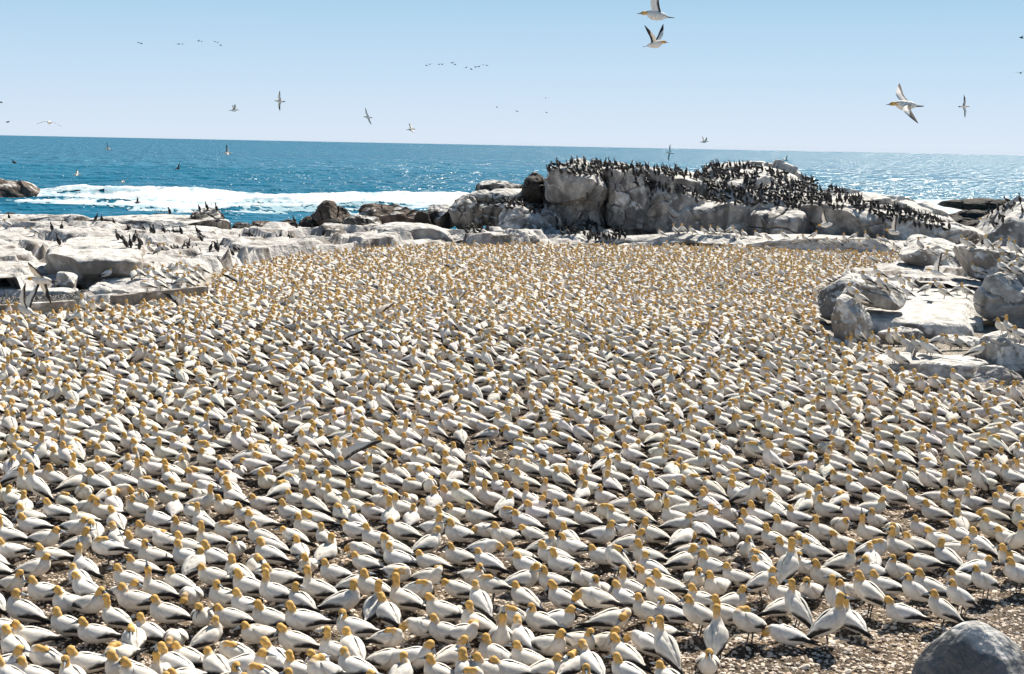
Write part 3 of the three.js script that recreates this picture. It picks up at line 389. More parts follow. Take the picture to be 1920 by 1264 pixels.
// black pebbles and low concrete walls on the left
{
  const g = new THREE.IcosahedronGeometry(1, 0), list = [], m = new THREE.Matrix4(), q = new THREE.Quaternion(), e = new THREE.Euler();
  for (let n = 0; n < 60000 && list.length < 9000; n++) { const px = rr(-60, 205), py = rr(543, 602); if (!insidePoly([[-60, 560], [60, 556], [130, 548], [190, 540], [170, 560], [150, 582], [60, 590], [-60, 596]], px, py)) continue; const p = onPlane(px, py, 0.05), s = rr(0.03, 0.09); m.compose(V3(p.x, groundY(p.x, p.z) + s * 0.4, p.z), q.setFromEuler(e.set(rr(0, 6), rr(0, 6), rr(0, 6))), V3(s, s * rr(0.5, 0.9), s)); list.push(m.clone()); }
  const o = new THREE.InstancedMesh(g, new THREE.MeshStandardMaterial({ color: 0xffffff, roughness: 0.6 }), list.length); const c = new THREE.Color();
  list.forEach((x, i) => { o.setMatrixAt(i, x); const k = rnd() < 0.12 ? rr(0.12, 0.3) : rr(0.015, 0.05); o.setColorAt(i, c.setRGB(k, k * 0.98, k * 0.97)); }); o.castShadow = o.receiveShadow = true;
  tag(o, 'black pebbles filling the gap behind the low concrete wall', 'pebbles', null, 'stuff'); top(o, 'pebbles');
}
function wall(label, a, b, h, th) {
  const p = onPlane(...a), q = onPlane(...b), len = p.distanceTo(q), g0 = new THREE.BoxGeometry(len, h + 0.2, th, Math.ceil(len / 0.12), 8, 3), P = g0.attributes.position, col = [];
  for (let i = 0; i < P.count; i++) { const x = P.getX(i), y = P.getY(i), z = P.getZ(i), n = fbm(x * 1.5, y * 1.5, z * 1.5 + len, 4), s = fbm(x * 4, y * 0.5, len, 3); P.setY(i, y + 0.02 * n); P.setZ(i, z + 0.015 * noise(x * 3, y * 3, 4)); const w = smooth(0.25, 0.35, n * 0.6 + s * 0.6 + (y > h * 0.5 ? 0.3 : 0)); col.push(lerp(0.33 + 0.14 * s, 0.72, w), lerp(0.29 + 0.13 * s, 0.69, w), lerp(0.25 + 0.12 * s, 0.66, w)); }
  g0.setAttribute('color', new THREE.Float32BufferAttribute(col, 3)); g0.computeVertexNormals();
  const m = mesh('concrete_wall', boxUV(g0, 0.6), rockMat); m.position.set((p.x + q.x) / 2, h / 2 - 0.1, (p.z + q.z) / 2); m.rotation.y = -Math.atan2(q.z - p.z, q.x - p.x);
  tag(m, label, 'wall', 'low concrete walls along the colony edge'); top(m, 'concrete_wall'); m.updateMatrixWorld(true); rockMeshes.push(m);
}
wall('short low concrete wall in front of the black pebbles', [-60, 606], [140, 592], 0.55, 0.3);
wall('longer concrete wall below the slab of gannets on the left', [212, 582], [386, 562], 0.55, 0.3);

// loose crumbs of guano, shell and stone on the near ground
{
  const g = new THREE.IcosahedronGeometry(1, 0), m = new THREE.Matrix4(), q = new THREE.Quaternion(), e = new THREE.Euler(), c = new THREE.Color(), N = 150000;
  const o = new THREE.InstancedMesh(g, new THREE.MeshStandardMaterial({ color: 0xffffff, roughness: 0.95 }), N);
  for (let i = 0; i < N; i++) {
    const d = i < 30000 ? rr(5.5, 14) : 12.5 + 26 * Math.pow(rnd(), 1.7), x = rr(-1, 1) * (0.45 * d + 2.5), s = 0.009 + 0.024 * Math.pow(rnd(), 2.0) + (rnd() < 0.03 ? rr(0.01, 0.03) : 0);
    m.compose(V3(x, groundY(x, -d) + s * 0.25, -d), q.setFromEuler(e.set(rr(-0.5, 0.5), rr(0, 6.3), rr(-0.5, 0.5))), V3(s * rr(0.9, 1.7), s * rr(0.35, 0.7), s)); o.setMatrixAt(i, m);
    const k = rr(0.5, 0.85), w = rnd(); w < 0.16 ? o.setColorAt(i, c.setRGB(0.20 * k, 0.15 * k, 0.11 * k)) : o.setColorAt(i, c.setRGB(k, k * lerp(0.78, 0.90, w), k * lerp(0.60, 0.79, w)));
  }
  o.castShadow = o.receiveShadow = true; tag(o, 'pale crumbs of guano and shell strewn over the ground', 'crumbs', null, 'stuff'); top(o, 'ground_crumbs');
}

// ------------------------------------------------------------------ birds
function surfaceNets(f, lo, hi, h) {
  const nx = Math.ceil((hi[0] - lo[0]) / h) + 1, ny = Math.ceil((hi[1] - lo[1]) / h) + 1, nz = Math.ceil((hi[2] - lo[2]) / h) + 1;
  const v = new Float32Array(nx * ny * nz), at = (i, j, k) => i + nx * (j + ny * k);
  for (let k = 0; k < nz; k++) for (let j = 0; j < ny; j++) for (let i = 0; i < nx; i++) v[at(i, j, k)] = f(lo[0] + i * h, lo[1] + j * h, lo[2] + k * h);
  const id = new Int32Array(nx * ny * nz).fill(-1), pos = [], idx = [];
  for (let k = 0; k < nz - 1; k++) for (let j = 0; j < ny - 1; j++) for (let i = 0; i < nx - 1; i++) {
    let n = 0, x = 0, y = 0, z = 0;
    for (let a = 0; a < 8; a++) for (let b = 0; b < 3; b++) if (!(a & (1 << b))) {
      const c = a | (1 << b), va = v[at(i + (a & 1), j + ((a >> 1) & 1), k + (a >> 2))], vc = v[at(i + (c & 1), j + ((c >> 1) & 1), k + (c >> 2))];
      if ((va < 0) !== (vc < 0)) { const t = va / (va - vc); x += (a & 1) + (b === 0 ? t : 0); y += ((a >> 1) & 1) + (b === 1 ? t : 0); z += (a >> 2) + (b === 2 ? t : 0); n++; }
    }
    if (n) { id[at(i, j, k)] = pos.length / 3; pos.push(lo[0] + (i + x / n) * h, lo[1] + (j + y / n) * h, lo[2] + (k + z / n) * h); }
  }
  for (let k = 1; k < nz - 1; k++) for (let j = 1; j < ny - 1; j++) for (let i = 1; i < nx - 1; i++) {
    const s = v[at(i, j, k)] < 0;
    const quad = (a, b, c, d, o) => { if (a < 0 || b < 0 || c < 0 || d < 0) return; o ? idx.push(a, b, c, a, c, d) : idx.push(a, c, b, a, d, c); };
    if (s !== (v[at(i + 1, j, k)] < 0)) quad(id[at(i, j - 1, k - 1)], id[at(i, j, k - 1)], id[at(i, j, k)], id[at(i, j - 1, k)], s);
    if (s !== (v[at(i, j + 1, k)] < 0)) quad(id[at(i - 1, j, k - 1)], id[at(i - 1, j, k)], id[at(i, j, k)], id[at(i, j, k - 1)], s);
    if (s !== (v[at(i, j, k + 1)] < 0)) quad(id[at(i - 1, j - 1, k)], id[at(i, j - 1, k)], id[at(i, j, k)], id[at(i - 1, j, k)], s);
  }
  const g = new THREE.BufferGeometry(), nor = [], e = h * 0.3;
  for (let i = 0; i < pos.length; i += 3) { const [x, y, z] = pos.slice(i, i + 3), n = V3(f(x + e, y, z) - f(x - e, y, z), f(x, y + e, z) - f(x, y - e, z), f(x, y, z + e) - f(x, y, z - e)).normalize(); nor.push(n.x, n.y, n.z); }
  g.setAttribute('position', new THREE.Float32BufferAttribute(pos, 3)); g.setAttribute('normal', new THREE.Float32BufferAttribute(nor, 3)); g.setIndex(idx); return g;
}
const capsule = (p, a, b, ra, rb) => { const bx = b.x - a.x, by = b.y - a.y, bz = b.z - a.z, px = p.x - a.x, py = p.y - a.y, pz = p.z - a.z, t = clamp((px * bx + py * by + pz * bz) / (bx * bx + by * by + bz * bz + 1e-9)); return [Math.hypot(px - bx * t, py - by * t, pz - bz * t) - lerp(ra, rb, t), t]; };
const smin = (a, b, k) => { const h = Math.max(k - Math.abs(a - b), 0) / k; return Math.min(a, b) - h * h * k * 0.25; };
const paint = (g, fn) => { const p = g.attributes.position, c = new Float32Array(p.count * 3); for (let i = 0; i < p.count; i++) c.set(fn(p.getX(i), p.getY(i), p.getZ(i)), i * 3); g.setAttribute('color', new THREE.BufferAttribute(c, 3)); return g; };
const WHITE = [0.82, 0.79, 0.745], GOLD = [0.70, 0.425, 0.125], BLACK = [0.018, 0.016, 0.016], SLATE = [0.27, 0.31, 0.35], BROWNB = [0.05, 0.036, 0.03];
// neck points and bill direction relative to the shoulder
const NECKS = {
  a: [[[.055, .055, 0], [.026, .112, 0], [.066, .158, 0]], [1, -.30, .12]],
  w: [[[.058, .055, .005], [.03, .105, .012], [.068, .148, .026]], [.85, -.42, .55]],
  z: [[[.052, .06, -.005], [.024, .122, -.01], [.058, .174, -.022]], [.85, -.22, -.5]],
  n: [[[.055, .04, 0], [.05, .075, 0], [.085, .11, 0]], [1, -.32, -.15]],
  l: [[[.06, .03, 0], [.075, .05, .01], [.115, .07, .02]], [1, -.2, .2]],
  d: [[[.06, .065, 0], [.05, .125, .01], [.095, .15, .015]], [.5, -.87, .1]],
  s: [[[.05, .05, .01], [.005, .09, .03], [-.085, .078, .035]], [-1, -.22, .12]],
  t: [[[.045, .09, 0], [.025, .175, 0], [.045, .25, 0]], [1, -.16, -.1]],
  k: [[[.045, .09, 0], [.035, .18, 0], [.045, .26, 0]], [.22, 1, .05]],
  g: [[[.075, .06, .03], [.07, .08, .10], [.0, .05, .14]], [-.65, -.65, .25]],
  h: [[[.09, .03, 0], [.15, .01, .01], [.185, -.04, .015]], [.5, -.88, .1]],
  r: [[[.05, .06, 0], [.03, .118, -.005], [.045, .165, .026]], [.15, -.25, 1]],
  q: [[[.05, .065, 0], [.04, .122, -.005], [.05, .175, -.02]], [.25, -.35, -1]],
  b: [[[.045, .065, 0], [.02, .12, .01], [.02, .172, .015]], [-.75, -.3, .65]],
  f: [[[.08, .02, 0], [.15, .025, 0], [.215, .02, 0]], [1, -.12, 0]],      // stretched ahead in flight
};
const BODY = [[-.25, -.008, .032], [-.19, 0, .06], [-.10, .003, .092], [.0, .006, .110], [.09, .012, .110], [.155, .026, .090]];
const bodyR = (x) => { for (let i = 0; i < BODY.length - 1; i++) if (x <= BODY[i + 1][0]) { const t = clamp((x - BODY[i][0]) / (BODY[i + 1][0] - BODY[i][0])); return [lerp(BODY[i][1], BODY[i + 1][1], t), lerp(BODY[i][2], BODY[i + 1][2], t)]; } return [BODY[5][1], BODY[5][2]]; };
function sheet(nu, nv, fn, thick) {                          // closed thin surface; fn(u, v) -> [x, y, z, colour]
  const pos = [], col = [], idx = [], P = [];
  for (let j = 0; j <= nv; j++) for (let i = 0; i <= nu; i++) P.push(fn(i / nu, j / nv));
  const w = nu + 1, at = (i, j) => P[clamp(j, 0, nv) * w + clamp(i, 0, nu)];
  for (const s of [1, -1]) for (let j = 0; j <= nv; j++) for (let i = 0; i <= nu; i++) {
    const a = at(i + 1, j), b = at(i - 1, j), c = at(i, j + 1), d = at(i, j - 1), n = V3(a[0] - b[0], a[1] - b[1], a[2] - b[2]).cross(V3(c[0] - d[0], c[1] - d[1], c[2] - d[2])).normalize(), p = at(i, j), edge = (i === 0 || i === nu || j === 0 || j === nv) ? 0.15 : 1;
    pos.push(p[0] + n.x * s * thick * edge, p[1] + n.y * s * thick * edge, p[2] + n.z * s * thick * edge); col.push(...(s < 0 && p[4] ? p[4] : p[3]));
  }
  const M = (nu + 1) * (nv + 1);
  for (let j = 0; j < nv; j++) for (let i = 0; i < nu; i++) { const a = j * w + i, b = a + 1, c = a + w, d = c + 1; idx.push(a, b, c, b, d, c, a + M, c + M, b + M, b + M, c + M, d + M); }
  for (let i = 0; i < nu; i++) { idx.push(i, i + M, i + 1, i + 1, i + M, i + 1 + M); const k = nv * w + i; idx.push(k, k + 1, k + M, k + 1, k + 1 + M, k + M); }
  for (let j = 0; j < nv; j++) { const a = j * w, b = a + w; idx.push(a, b, a + M, b, b + M, a + M); const c = a + nu, d = c + w; idx.push(c, c + M, d, d, c + M, d + M); }
  const g = new THREE.BufferGeometry(); g.setAttribute('position', new THREE.Float32BufferAttribute(pos, 3)); g.setAttribute('color', new THREE.Float32BufferAttribute(col, 3)); g.setIndex(idx); g.computeVertexNormals(); return g;
}
function cone(a, dir, len, r0, colour, seg = 6, bend = 0) {
  const g = new THREE.ConeGeometry(r0, len, seg, 3); g.translate(0, len / 2, 0);
  const p = g.attributes.position; for (let i = 0; i < p.count; i++) { const t = p.getY(i) / len; p.setZ(i, p.getZ(i) * 0.8); p.setX(i, p.getX(i) + bend * t * t); }
  g.applyQuaternion(new THREE.Quaternion().setFromUnitVectors(V3(0, 1, 0), dir)); g.translate(a.x, a.y, a.z); g.deleteAttribute('uv'); g.computeVertexNormals(); return paint(g, () => colour);
}
// how: {neck, stand, fly, wings: [inner, outer] lift of spread wings}
function gannetParts(how, res) {
  const neck = NECKS[how.neck], pitch = how.fly ? how.fly : how.stand ? how.stand : 0.10, lift = how.fly !== undefined ? 0 : how.stand ? 0.25 : 0.116;
  const M = new THREE.Matrix4().makeRotationZ(pitch).setPosition(0, lift, 0), T = (x, y, z) => V3(x, y, z).applyMatrix4(M);
  const B = BODY.map(([x, y, r]) => [T(x, y, 0), r]), S = T(.13, .045, 0);
  const J = [S, ...neck[0].map(([x, y, z]) => V3(S.x + x, S.y + y, S.z + z))], NR = [.082, .056, .041, .046], bd = V3(...neck[1]).normalize(), headC = J[3], face = headC.clone().addScaledVector(bd, .042);
  const sd = (x, y, z) => {
    const p = { x, y, z }; let d = 9;
    for (let i = 0; i < B.length - 1; i++) d = smin(d, capsule(p, B[i][0], B[i + 1][0], B[i][1], B[i + 1][1])[0], .02);
    let n = 9; for (let i = 0; i < 3; i++) n = smin(n, capsule(p, J[i], J[i + 1], NR[i], NR[i + 1])[0], .015);
    n = smin(n, capsule(p, headC, face, .052, .029)[0], .012);
    return smin(d, n, how.neck === 's' || how.neck === 'g' ? .012 : .05);
  };
  const box = new THREE.Box3(); B.forEach(([p, r]) => { box.expandByPoint(p.clone().addScalar(r)); box.expandByPoint(p.clone().addScalar(-r)); }); [...J, face].forEach((p) => { box.expandByPoint(p.clone().addScalar(.075)); box.expandByPoint(p.clone().addScalar(-.075)); });
  box.expandByScalar(.02 + res);
  const body = surfaceNets(sd, box.min.toArray(), box.max.toArray(), res);
  const lore = headC.clone().addScaledVector(bd, .064);
  paint(body, (x, y, z) => {
    const p = { x, y, z }; let best = 9, s = -1;
    for (const [p0, r] of B) { const e = Math.hypot(x - p0.x, y - p0.y, z - p0.z) - r; if (e < best) { best = e; s = -1; } }
    for (let i = 0; i < 3; i++) { const [e, t] = capsule(p, J[i], J[i + 1], NR[i], NR[i + 1]); if (e < best + .003) { best = e; s = i + t; } }
    const hd = Math.hypot(x - headC.x, y - headC.y, z - headC.z); if (hd < .058) s = 3;
    const gold = smooth(0.75, 2.15, s + (how.pale ?? 0) + 0.4 * noise(x * 40, y * 40, z * 40));
    const soil = 0.93 + 0.22 * fbm(x * 22, y * 22, z * 22, 3), c = WHITE.map((v, k) => lerp(v, GOLD[k], gold) * soil);
    const mask = smooth(.042, .028, Math.hypot(x - lore.x, y - lore.y, z - lore.z));
    return c.map((v, k) => lerp(v, [0.05, 0.05, 0.055][k], mask));
  });
  const parts = { body, bill: cone(face.clone().addScaledVector(bd, .012), bd, .122, .0235, SLATE, 7), wing: [], leg: [], eye: [] };
  const sideV = bd.clone().cross(V3(0, 1, 0)); if (sideV.lengthSq() < .1) sideV.set(0, 0, 1); sideV.normalize(); const upV = sideV.clone().cross(bd).normalize();
  for (const s of [1, -1]) { const e = new THREE.OctahedronGeometry(.0075, 1).translate(...headC.clone().addScaledVector(bd, .034).addScaledVector(sideV, s * .034).addScaledVector(upV, .014).toArray()); e.deleteAttribute('uv'); parts.eye.push(paint(mergeVertices(e), () => [0.03, 0.04, 0.05])); }
  const nu = res < .016 ? 16 : 9, nv = res < .016 ? 7 : 4;
  if (!how.wings) for (const s of [1, -1]) {
    const w = sheet(nu, nv, (u, v) => {
      const x = lerp(.135, -.42, u), [cy, r0] = bodyR(Math.max(x, -.25)), over = smooth(-.16, -.40, x), r = Math.max(r0, .026) + .013 + .010 * Math.sin(Math.min(1, u / .35) * 3.14) + .010 * v * (1 - over) - .008 * over;
      const t0 = lerp(.34, .10, u), t1 = u < .22 ? lerp(1.05, 1.72, Math.sqrt(u / .22)) : u < .62 ? lerp(1.72, 1.62, (u - .22) / .4) : lerp(1.62, .35, ((u - .62) / .38) ** 1.5), th = lerp(t0, t1, v);
      const yy = cy + Math.cos(th) * r * 1.0 - over * .012, zz = Math.sin(th) * r * 1.03 * s * (1 - .25 * over), p = T(x, yy - .012 * over, zz - s * .012 * over);
      const edge = u < .22 ? 1.2 : u < .42 ? lerp(.86, .62, (u - .22) / .2) : u < .76 ? lerp(.62, .33, (u - .42) / .34) : lerp(.33, -.1, (u - .76) / .08);
      const k = smooth(edge - .06, edge + .06, v + .05 * noise(u * 30, v * 4, s));
      const soil = 0.94 + 0.2 * noise(u * 9, v * 7, s * 3 + 1); return [p.x, p.y, p.z, WHITE.map((c, i) => lerp(c * soil, BLACK[i], k))];
    }, .010);
    parts.wing.push(w);
  } else for (const s of [1, -1]) parts.wing.push(spreadWing(s, how.wings[s > 0 ? 0 : 1], T, res));
  parts.tail = sheet(5, 4, (u, v) => { const x = lerp(-.20, -.455, u), w = lerp(.058, .014, u ** 2) , z = (v - .5) * 2 * w; const p = T(x + .04 * Math.abs(v - .5), -.008 - .02 * u - Math.abs(v - .5) * .012, z); return [p.x, p.y, p.z, BLACK]; }, .006);
  if (how.stand) for (const s of [1, -1]) {
    const hip = V3(-.03, lift - .075, s * .045), foot = V3(.0, .008, s * .05), l = new THREE.CylinderGeometry(.010, .009, hip.distanceTo(foot), 6, 1); l.translate(0, hip.distanceTo(foot) / 2, 0); l.applyQuaternion(new THREE.Quaternion().setFromUnitVectors(V3(0, 1, 0), hip.clone().sub(foot).normalize())); l.translate(foot.x, foot.y, foot.z); l.deleteAttribute('uv');
    const web = new THREE.ConeGeometry(.045, .10, 5, 1); web.rotateZ(Math.PI / 2); web.scale(1, .16, 1); web.translate(.035, .008, s * .05); web.deleteAttribute('uv');
    parts.leg.push(paint(mergeGeometries([l, web]), () => [0.035, 0.035, 0.035]));
  }
  return parts;
}
function spreadWing(s, [a, b, sweep = 0.07, twist = 0.0], T, res) {      // a: lift of the inner wing, b: of the hand, radians
  const elbow = .36, hand = .50, nu = res < .016 ? 22 : 12, nv = res < .016 ? 8 : 5;
  return sheet(nu, nv, (u, v) => {
    const q = u * (elbow + hand), inner = Math.min(q, elbow), out = Math.max(0, q - elbow);
    const y = .05 + inner * Math.sin(a) + out * Math.sin(b), z = s * (.055 + inner * Math.cos(a) + out * Math.cos(b));
    const lead = .10 + .07 * Math.sin(Math.min(1, q / elbow) * 1.57) - sweep * (out / hand) ** 1.2 * 2.1, chord = u < .42 ? lerp(.205, .185, u / .42) : lerp(.185, .018, ((u - .42) / .58) ** 1.35);
    const x = lead - chord * v, camber = .022 * Math.sin(v * 3.14) * (1 - u), p = T(x, y + camber - twist * v * chord, z);
    const jag = .04 * noise(u * 40, 3, s), edge = u < .5 ? .60 + jag : lerp(.60, .05, (u - .5) / .16) + jag, k = smooth(edge - .05, edge + .05, v), e2 = u < .55 ? .72 + jag : lerp(.72, .2, (u - .55) / .25) + jag, k2 = smooth(e2 - .05, e2 + .05, v);
    return [p.x, p.y, p.z, WHITE.map((c, i) => lerp(c, BLACK[i], k)), WHITE.map((c, i) => lerp(c, BROWNB[i], k2))];
  }, .006);
}
const plumage = new THREE.MeshStandardMaterial({ vertexColors: true, roughness: 0.85 });
const plumages = [[1, 1, 1], [0.96, 0.93, 0.88], [0.9, 0.89, 0.87], [1.03, 1.0, 0.95]].map((c) => { const m = plumage.clone(); m.color.setRGB(...c); return m; });
const horn = new THREE.MeshStandardMaterial({ vertexColors: true, roughness: 0.45 });
const STAND = { A: 'a', T: 't', D: 's', S: 's', N: 'n', H: 'h' };
const howOf = (pose) => STAND[pose] ? { neck: STAND[pose], stand: pose === 'T' ? 0.62 : pose === 'H' || pose === 'S' ? 0.16 : 0.38 } : { neck: pose };
const kits = {}, kit = (id, how, res) => kits[id + res] ??= gannetParts(how, res);
function gannetThing(name, parts) {
  const o = new THREE.Group(), plumage = plumages[Math.floor(rnd() * 4)]; mesh('body', parts.body, plumage, o); mesh('bill', parts.bill, horn, o);
  for (const w of parts.wing) mesh('wing', w, plumage, o); mesh('tail', parts.tail, plumage, o); for (const e of parts.eye) mesh('eye', e, horn, o); for (const l of parts.leg) mesh('leg', l, horn, o);
  return top(o, name);
}
const merged = {}, mergedKit = (id, how) => merged[id] ??= (() => { const p = kit(id, how, .021); return mergeGeometries([p.body, p.bill, ...p.wing, p.tail, ...p.leg].map((g) => { const c = g.index ? g.toNonIndexed() : g.clone(); return c; })); })();

// the 300 that show largest are birds of their own
const visible = gannets.map((g) => { const y = groundY(g.x, g.z), [px, py, d] = project(V3(g.x, y + 0.15, g.z)); return { ...g, y, px, py, d }; });
const inView = (g) => g.px > -40 && g.px < 1960 && g.py < 1285;
const order = visible.filter(inView).sort((a, b) => a.d - b.d), single = new Set(order.slice(0, 272));
const POSE_TEXT = {
  a: 'gannet sitting head up', w: 'gannet sitting head half turned', z: 'gannet sitting watchful', n: 'gannet sitting neck drawn in', l: 'gannet sitting head low', d: 'gannet sitting bill down', s: 'gannet resting head on back', t: 'gannet sitting neck stretched', k: 'gannet pointing bill skyward', g: 'gannet preening its flank', h: 'gannet bowing to the ground',
  r: 'gannet sitting head turned aside', q: 'gannet sitting head turned away', b: 'gannet looking over its back', A: 'gannet standing on its legs', T: 'gannet standing tall', D: 'gannet standing head tucked', S: 'gannet standing head tucked', N: 'gannet standing neck drawn in', H: 'gannet standing bent forward',
};
const facing = (t) => { const a = ((t * 180 / Math.PI) % 360 + 360) % 360; return ['facing right', 'facing back right', 'facing away', 'facing back left', 'facing left', 'facing front left', 'facing forward', 'facing front right'][Math.round(a / 45) % 8]; };
const ONES = 'zeroth first second third fourth fifth sixth seventh eighth ninth tenth eleventh twelfth thirteenth fourteenth fifteenth sixteenth seventeenth eighteenth nineteenth'.split(' '), TENS = { 2: ['twentieth', 'twenty'], 3: ['thirtieth', 'thirty'], 4: ['fortieth', 'forty'], 5: ['fiftieth', 'fifty'], 6: ['sixtieth', 'sixty'] };
const ordinal = (n) => n < 20 ? ONES[n] : n % 10 ? TENS[Math.floor(n / 10)][1] + '-' + ONES[n % 10] : TENS[Math.floor(n / 10)][0];
const labels = new Set();
{ // rows of about eighteen birds from the bottom of the picture, each counted from the left
  const list = [...single].sort((a, b) => b.py - a.py); for (let r = 0; r * 18 < list.length; r++) list.slice(r * 18, r * 18 + 18).sort((a, b) => a.px - b.px).forEach((g, i) => { g.where = `${ordinal(i + 1)} from left in the ${ordinal(r + 1)} row up`; });
}
for (const g of order) if (single.has(g)) {
  const v = rnd() < 0.5 ? '' : 'p', o = gannetThing('gannet', kit(g.pose + v, { ...howOf(g.pose), pale: v ? -0.35 : 0.1 }, .0125));
  o.position.set(g.x, g.y - (STAND[g.pose] ? 0.0 : 0.012), g.z); o.rotation.set(rr(-0.09, 0.09), g.turn, rr(-0.05, 0.12), 'YZX'); const s = rr(0.92, 1.07); o.scale.set(s, s, rnd() < 0.5 ? -s : s);
  tag(o, `${POSE_TEXT[g.pose]} ${facing(g.turn)}, ${g.where}`, 'gannet', 'gannets nesting in the front rows');
}
{ // all the others, one mass
  const root = new THREE.Group(); tag(root, 'dense mass of nesting gannets filling the colony behind the front rows', 'gannets', null, 'stuff'); top(root, 'gannet_colony');
  const by = {}; for (const g of visible) if (!single.has(g) && g.px > -300 && g.px < 2220) (by[g.pose] ??= []).push(g);
  const m = new THREE.Matrix4(), q = new THREE.Quaternion(), c = new THREE.Color();
  for (const pose in by) {
    const o = new THREE.InstancedMesh(mergedKit(pose, howOf(pose)), plumage, by[pose].length); o.name = 'gannets'; o.castShadow = o.receiveShadow = true; root.add(o); tag(o, null, null, null, 'stuff');
    by[pose].forEach((g, i) => { const s = rr(0.93, 1.06); m.compose(V3(g.x, g.y - (STAND[pose] ? 0 : 0.012), g.z), q.setFromEuler(new THREE.Euler(rr(-0.09, 0.09), g.turn, rr(-0.05, 0.12), 'YZX')), V3(s, s, rnd() < 0.5 ? -s : s)); o.setMatrixAt(i, m); const k = rr(0.86, 1.06); o.setColorAt(i, c.setRGB(k, k * rr(0.96, 1), k * rr(0.90, 1))); });
  }
  console.log('gannets', visible.length);
}

// birds standing on rocks: feet placed by looking along the sight line to the rock they stand on
const caster = new THREE.Raycaster();
function landing(px, py, up = 0.25) {
  caster.set(EYE, ray(px, py)); caster.far = 200;
  const h = caster.intersectObjects(rockMeshes, false)[0], g = onPlane(px, py, 0.02);
  if (!h || h.distance > g.distanceTo(EYE) + 0.5) return g.z > -97 ? V3(g.x, shelfY(g.x, g.z), g.z) : null;
  return h.face.normal.clone().transformDirection(h.object.matrixWorld).y > up ? h.point : null;
}
function settleOn(px, py, up) { for (const dy of [0, -3, 3, -7, 7, -12, 12, 18]) { const p = landing(px, py + dy, up); if (p) return p; } return null; }
const perched = [
  // right hand outcrop and crest
  ['on the crest slab of the outcrop', [[1625, 535, 'LA', 'A'], [1652, 545, 'L', 'T'], [1668, 552, 'L', 'A'], [1640, 560, 'L', 'A'], [1710, 545, 'L', 'A'], [1735, 552, 'R', 'N'], [1770, 560, 'L', 'A'], [1795, 552, 'R', 'A'], [1812, 558, 'L', 'N'], [1632, 512, 'L', 'A'], [1648, 525, 'L', 'A'], [1615, 578, 'L', 'A'], [1622, 572, 'R', 'A'], [1690, 538, 'LT', 'A'], [1760, 545, 'LA', 'N'], [1600, 556, 'L', 'A'], [1655, 575, 'LA', 'N'], [1700, 560, 'L', 'A']]],
  ['on the upper rocks at the right edge', [[1725, 480, 'L', 'T'], [1745, 482, 'L', 'A'], [1808, 470, 'L', 'A'], [1818, 472, 'L', 'A'], [1852, 470, 'L', 'T'], [1868, 480, 'R', 'A'], [1880, 482, 'L', 'N'], [1895, 476, 'L', 'T'], [1906, 478, 'L', 'T'], [1885, 500, 'L', 'A'], [1898, 505, 'R', 'N'], [1915, 500, 'L', 'A'], [1830, 508, 'L', 'A'], [1840, 500, 'L', 'N'], [1880, 512, 'LA', 'A'], [1905, 520, 'L', 'N'], [1780, 488, 'LA', 'A'], [1765, 492, 'R', 'N']]],
  ['on the overhanging boulder at the right edge', [[1878, 628, 'L', 'A'], [1892, 636, 'LA', 'T'], [1912, 645, 'L', 'A']]],
  ['before the flat white step', [[1685, 648, 'L', 'T'], [1700, 658, 'L', 'A'], [1720, 660, 'L', 'A'], [1738, 664, 'LA', 'A'], [1755, 650, 'R', 'N'], [1668, 650, 'LT', 'T'], [1640, 652, 'LT', 'A'], [1782, 656, 'L', 'A'], [1800, 652, 'L', 'A'], [1830, 655, 'R', 'N'], [1690, 690, 'L', 'A'], [1675, 682, 'L', 'A'], [1745, 670, 'L', 'A'], [1598, 640, 'LT', 'k'], [1610, 646, 'L', 'T']]],
  ['on the slab above the longer concrete wall', [[284, 503, 'L', 'T'], [296, 502, 'R', 'T'], [314, 505, 'L', 'A'], [335, 506, 'RT', 'T'], [345, 512, 'L', 'A'], [285, 532, 'L', 'A'], [300, 538, 'L', 'N'], [322, 530, 'L', 'A'], [340, 536, 'L', 'A'], [262, 515, 'L', 'A'], [250, 526, 'A', 'N'], [275, 548, 'L', 'S'], [300, 548, 'L', 'A'], [335, 546, 'R', 'N'], [360, 532, 'L', 'A'], [372, 528, 'L', 'T'], [310, 520, 'LA', 'A'], [272, 520, 'R', 'A'], [200, 524, 'R', 'N'], [356, 518, 'L', 'A'], [380, 520, 'L', 'N'], [325, 515, 'R', 'A'], [295, 524, 'L', 'A'], [352, 542, 'LA', 'A']]],
  ['on the far left shelf', [[60, 454, 'R', 'N'], [30, 446, 'L', 'N'], [40, 448, 'R', 'N'], [15, 450, 'L', 'A'], [65, 460, 'L', 'N'], [5, 446, 'L', 'A']]],
  ['on the long white topped ledge', [[1266, 432, 'L', 'T'], [1274, 434, 'R', 'T'], [1282, 434, 'L', 'T'], [1298, 440, 'L', 'A'], [1320, 440, 'L', 'A'], [1335, 440, 'L', 'T'], [1350, 440, 'L', 'A'], [1368, 438, 'R', 'N'], [1204, 440, 'L', 'A'], [1240, 444, 'L', 'A'], [1395, 445, 'LA', 'A'], [1420, 447, 'L', 'A'], [1380, 442, 'L', 'A']]],
  ['on the low ledge behind the colony', [[1470, 448, 'L', 'N'], [1510, 455, 'L', 'A'], [1525, 448, 'RT', 'A'], [1585, 456, 'L', 'T'], [1600, 450, 'R', 'N'], [1625, 452, 'L', 'T'], [1650, 456, 'L', 'A'], [1660, 458, 'L', 'A'], [1555, 460, 'L', 'A'], [1440, 452, 'L', 'N'], [1490, 456, 'R', 'A'], [1540, 462, 'L', 'N'], [1572, 462, 'LA', 'A'], [1615, 464, 'L', 'A'], [1680, 470, 'L', 'A']]],
];
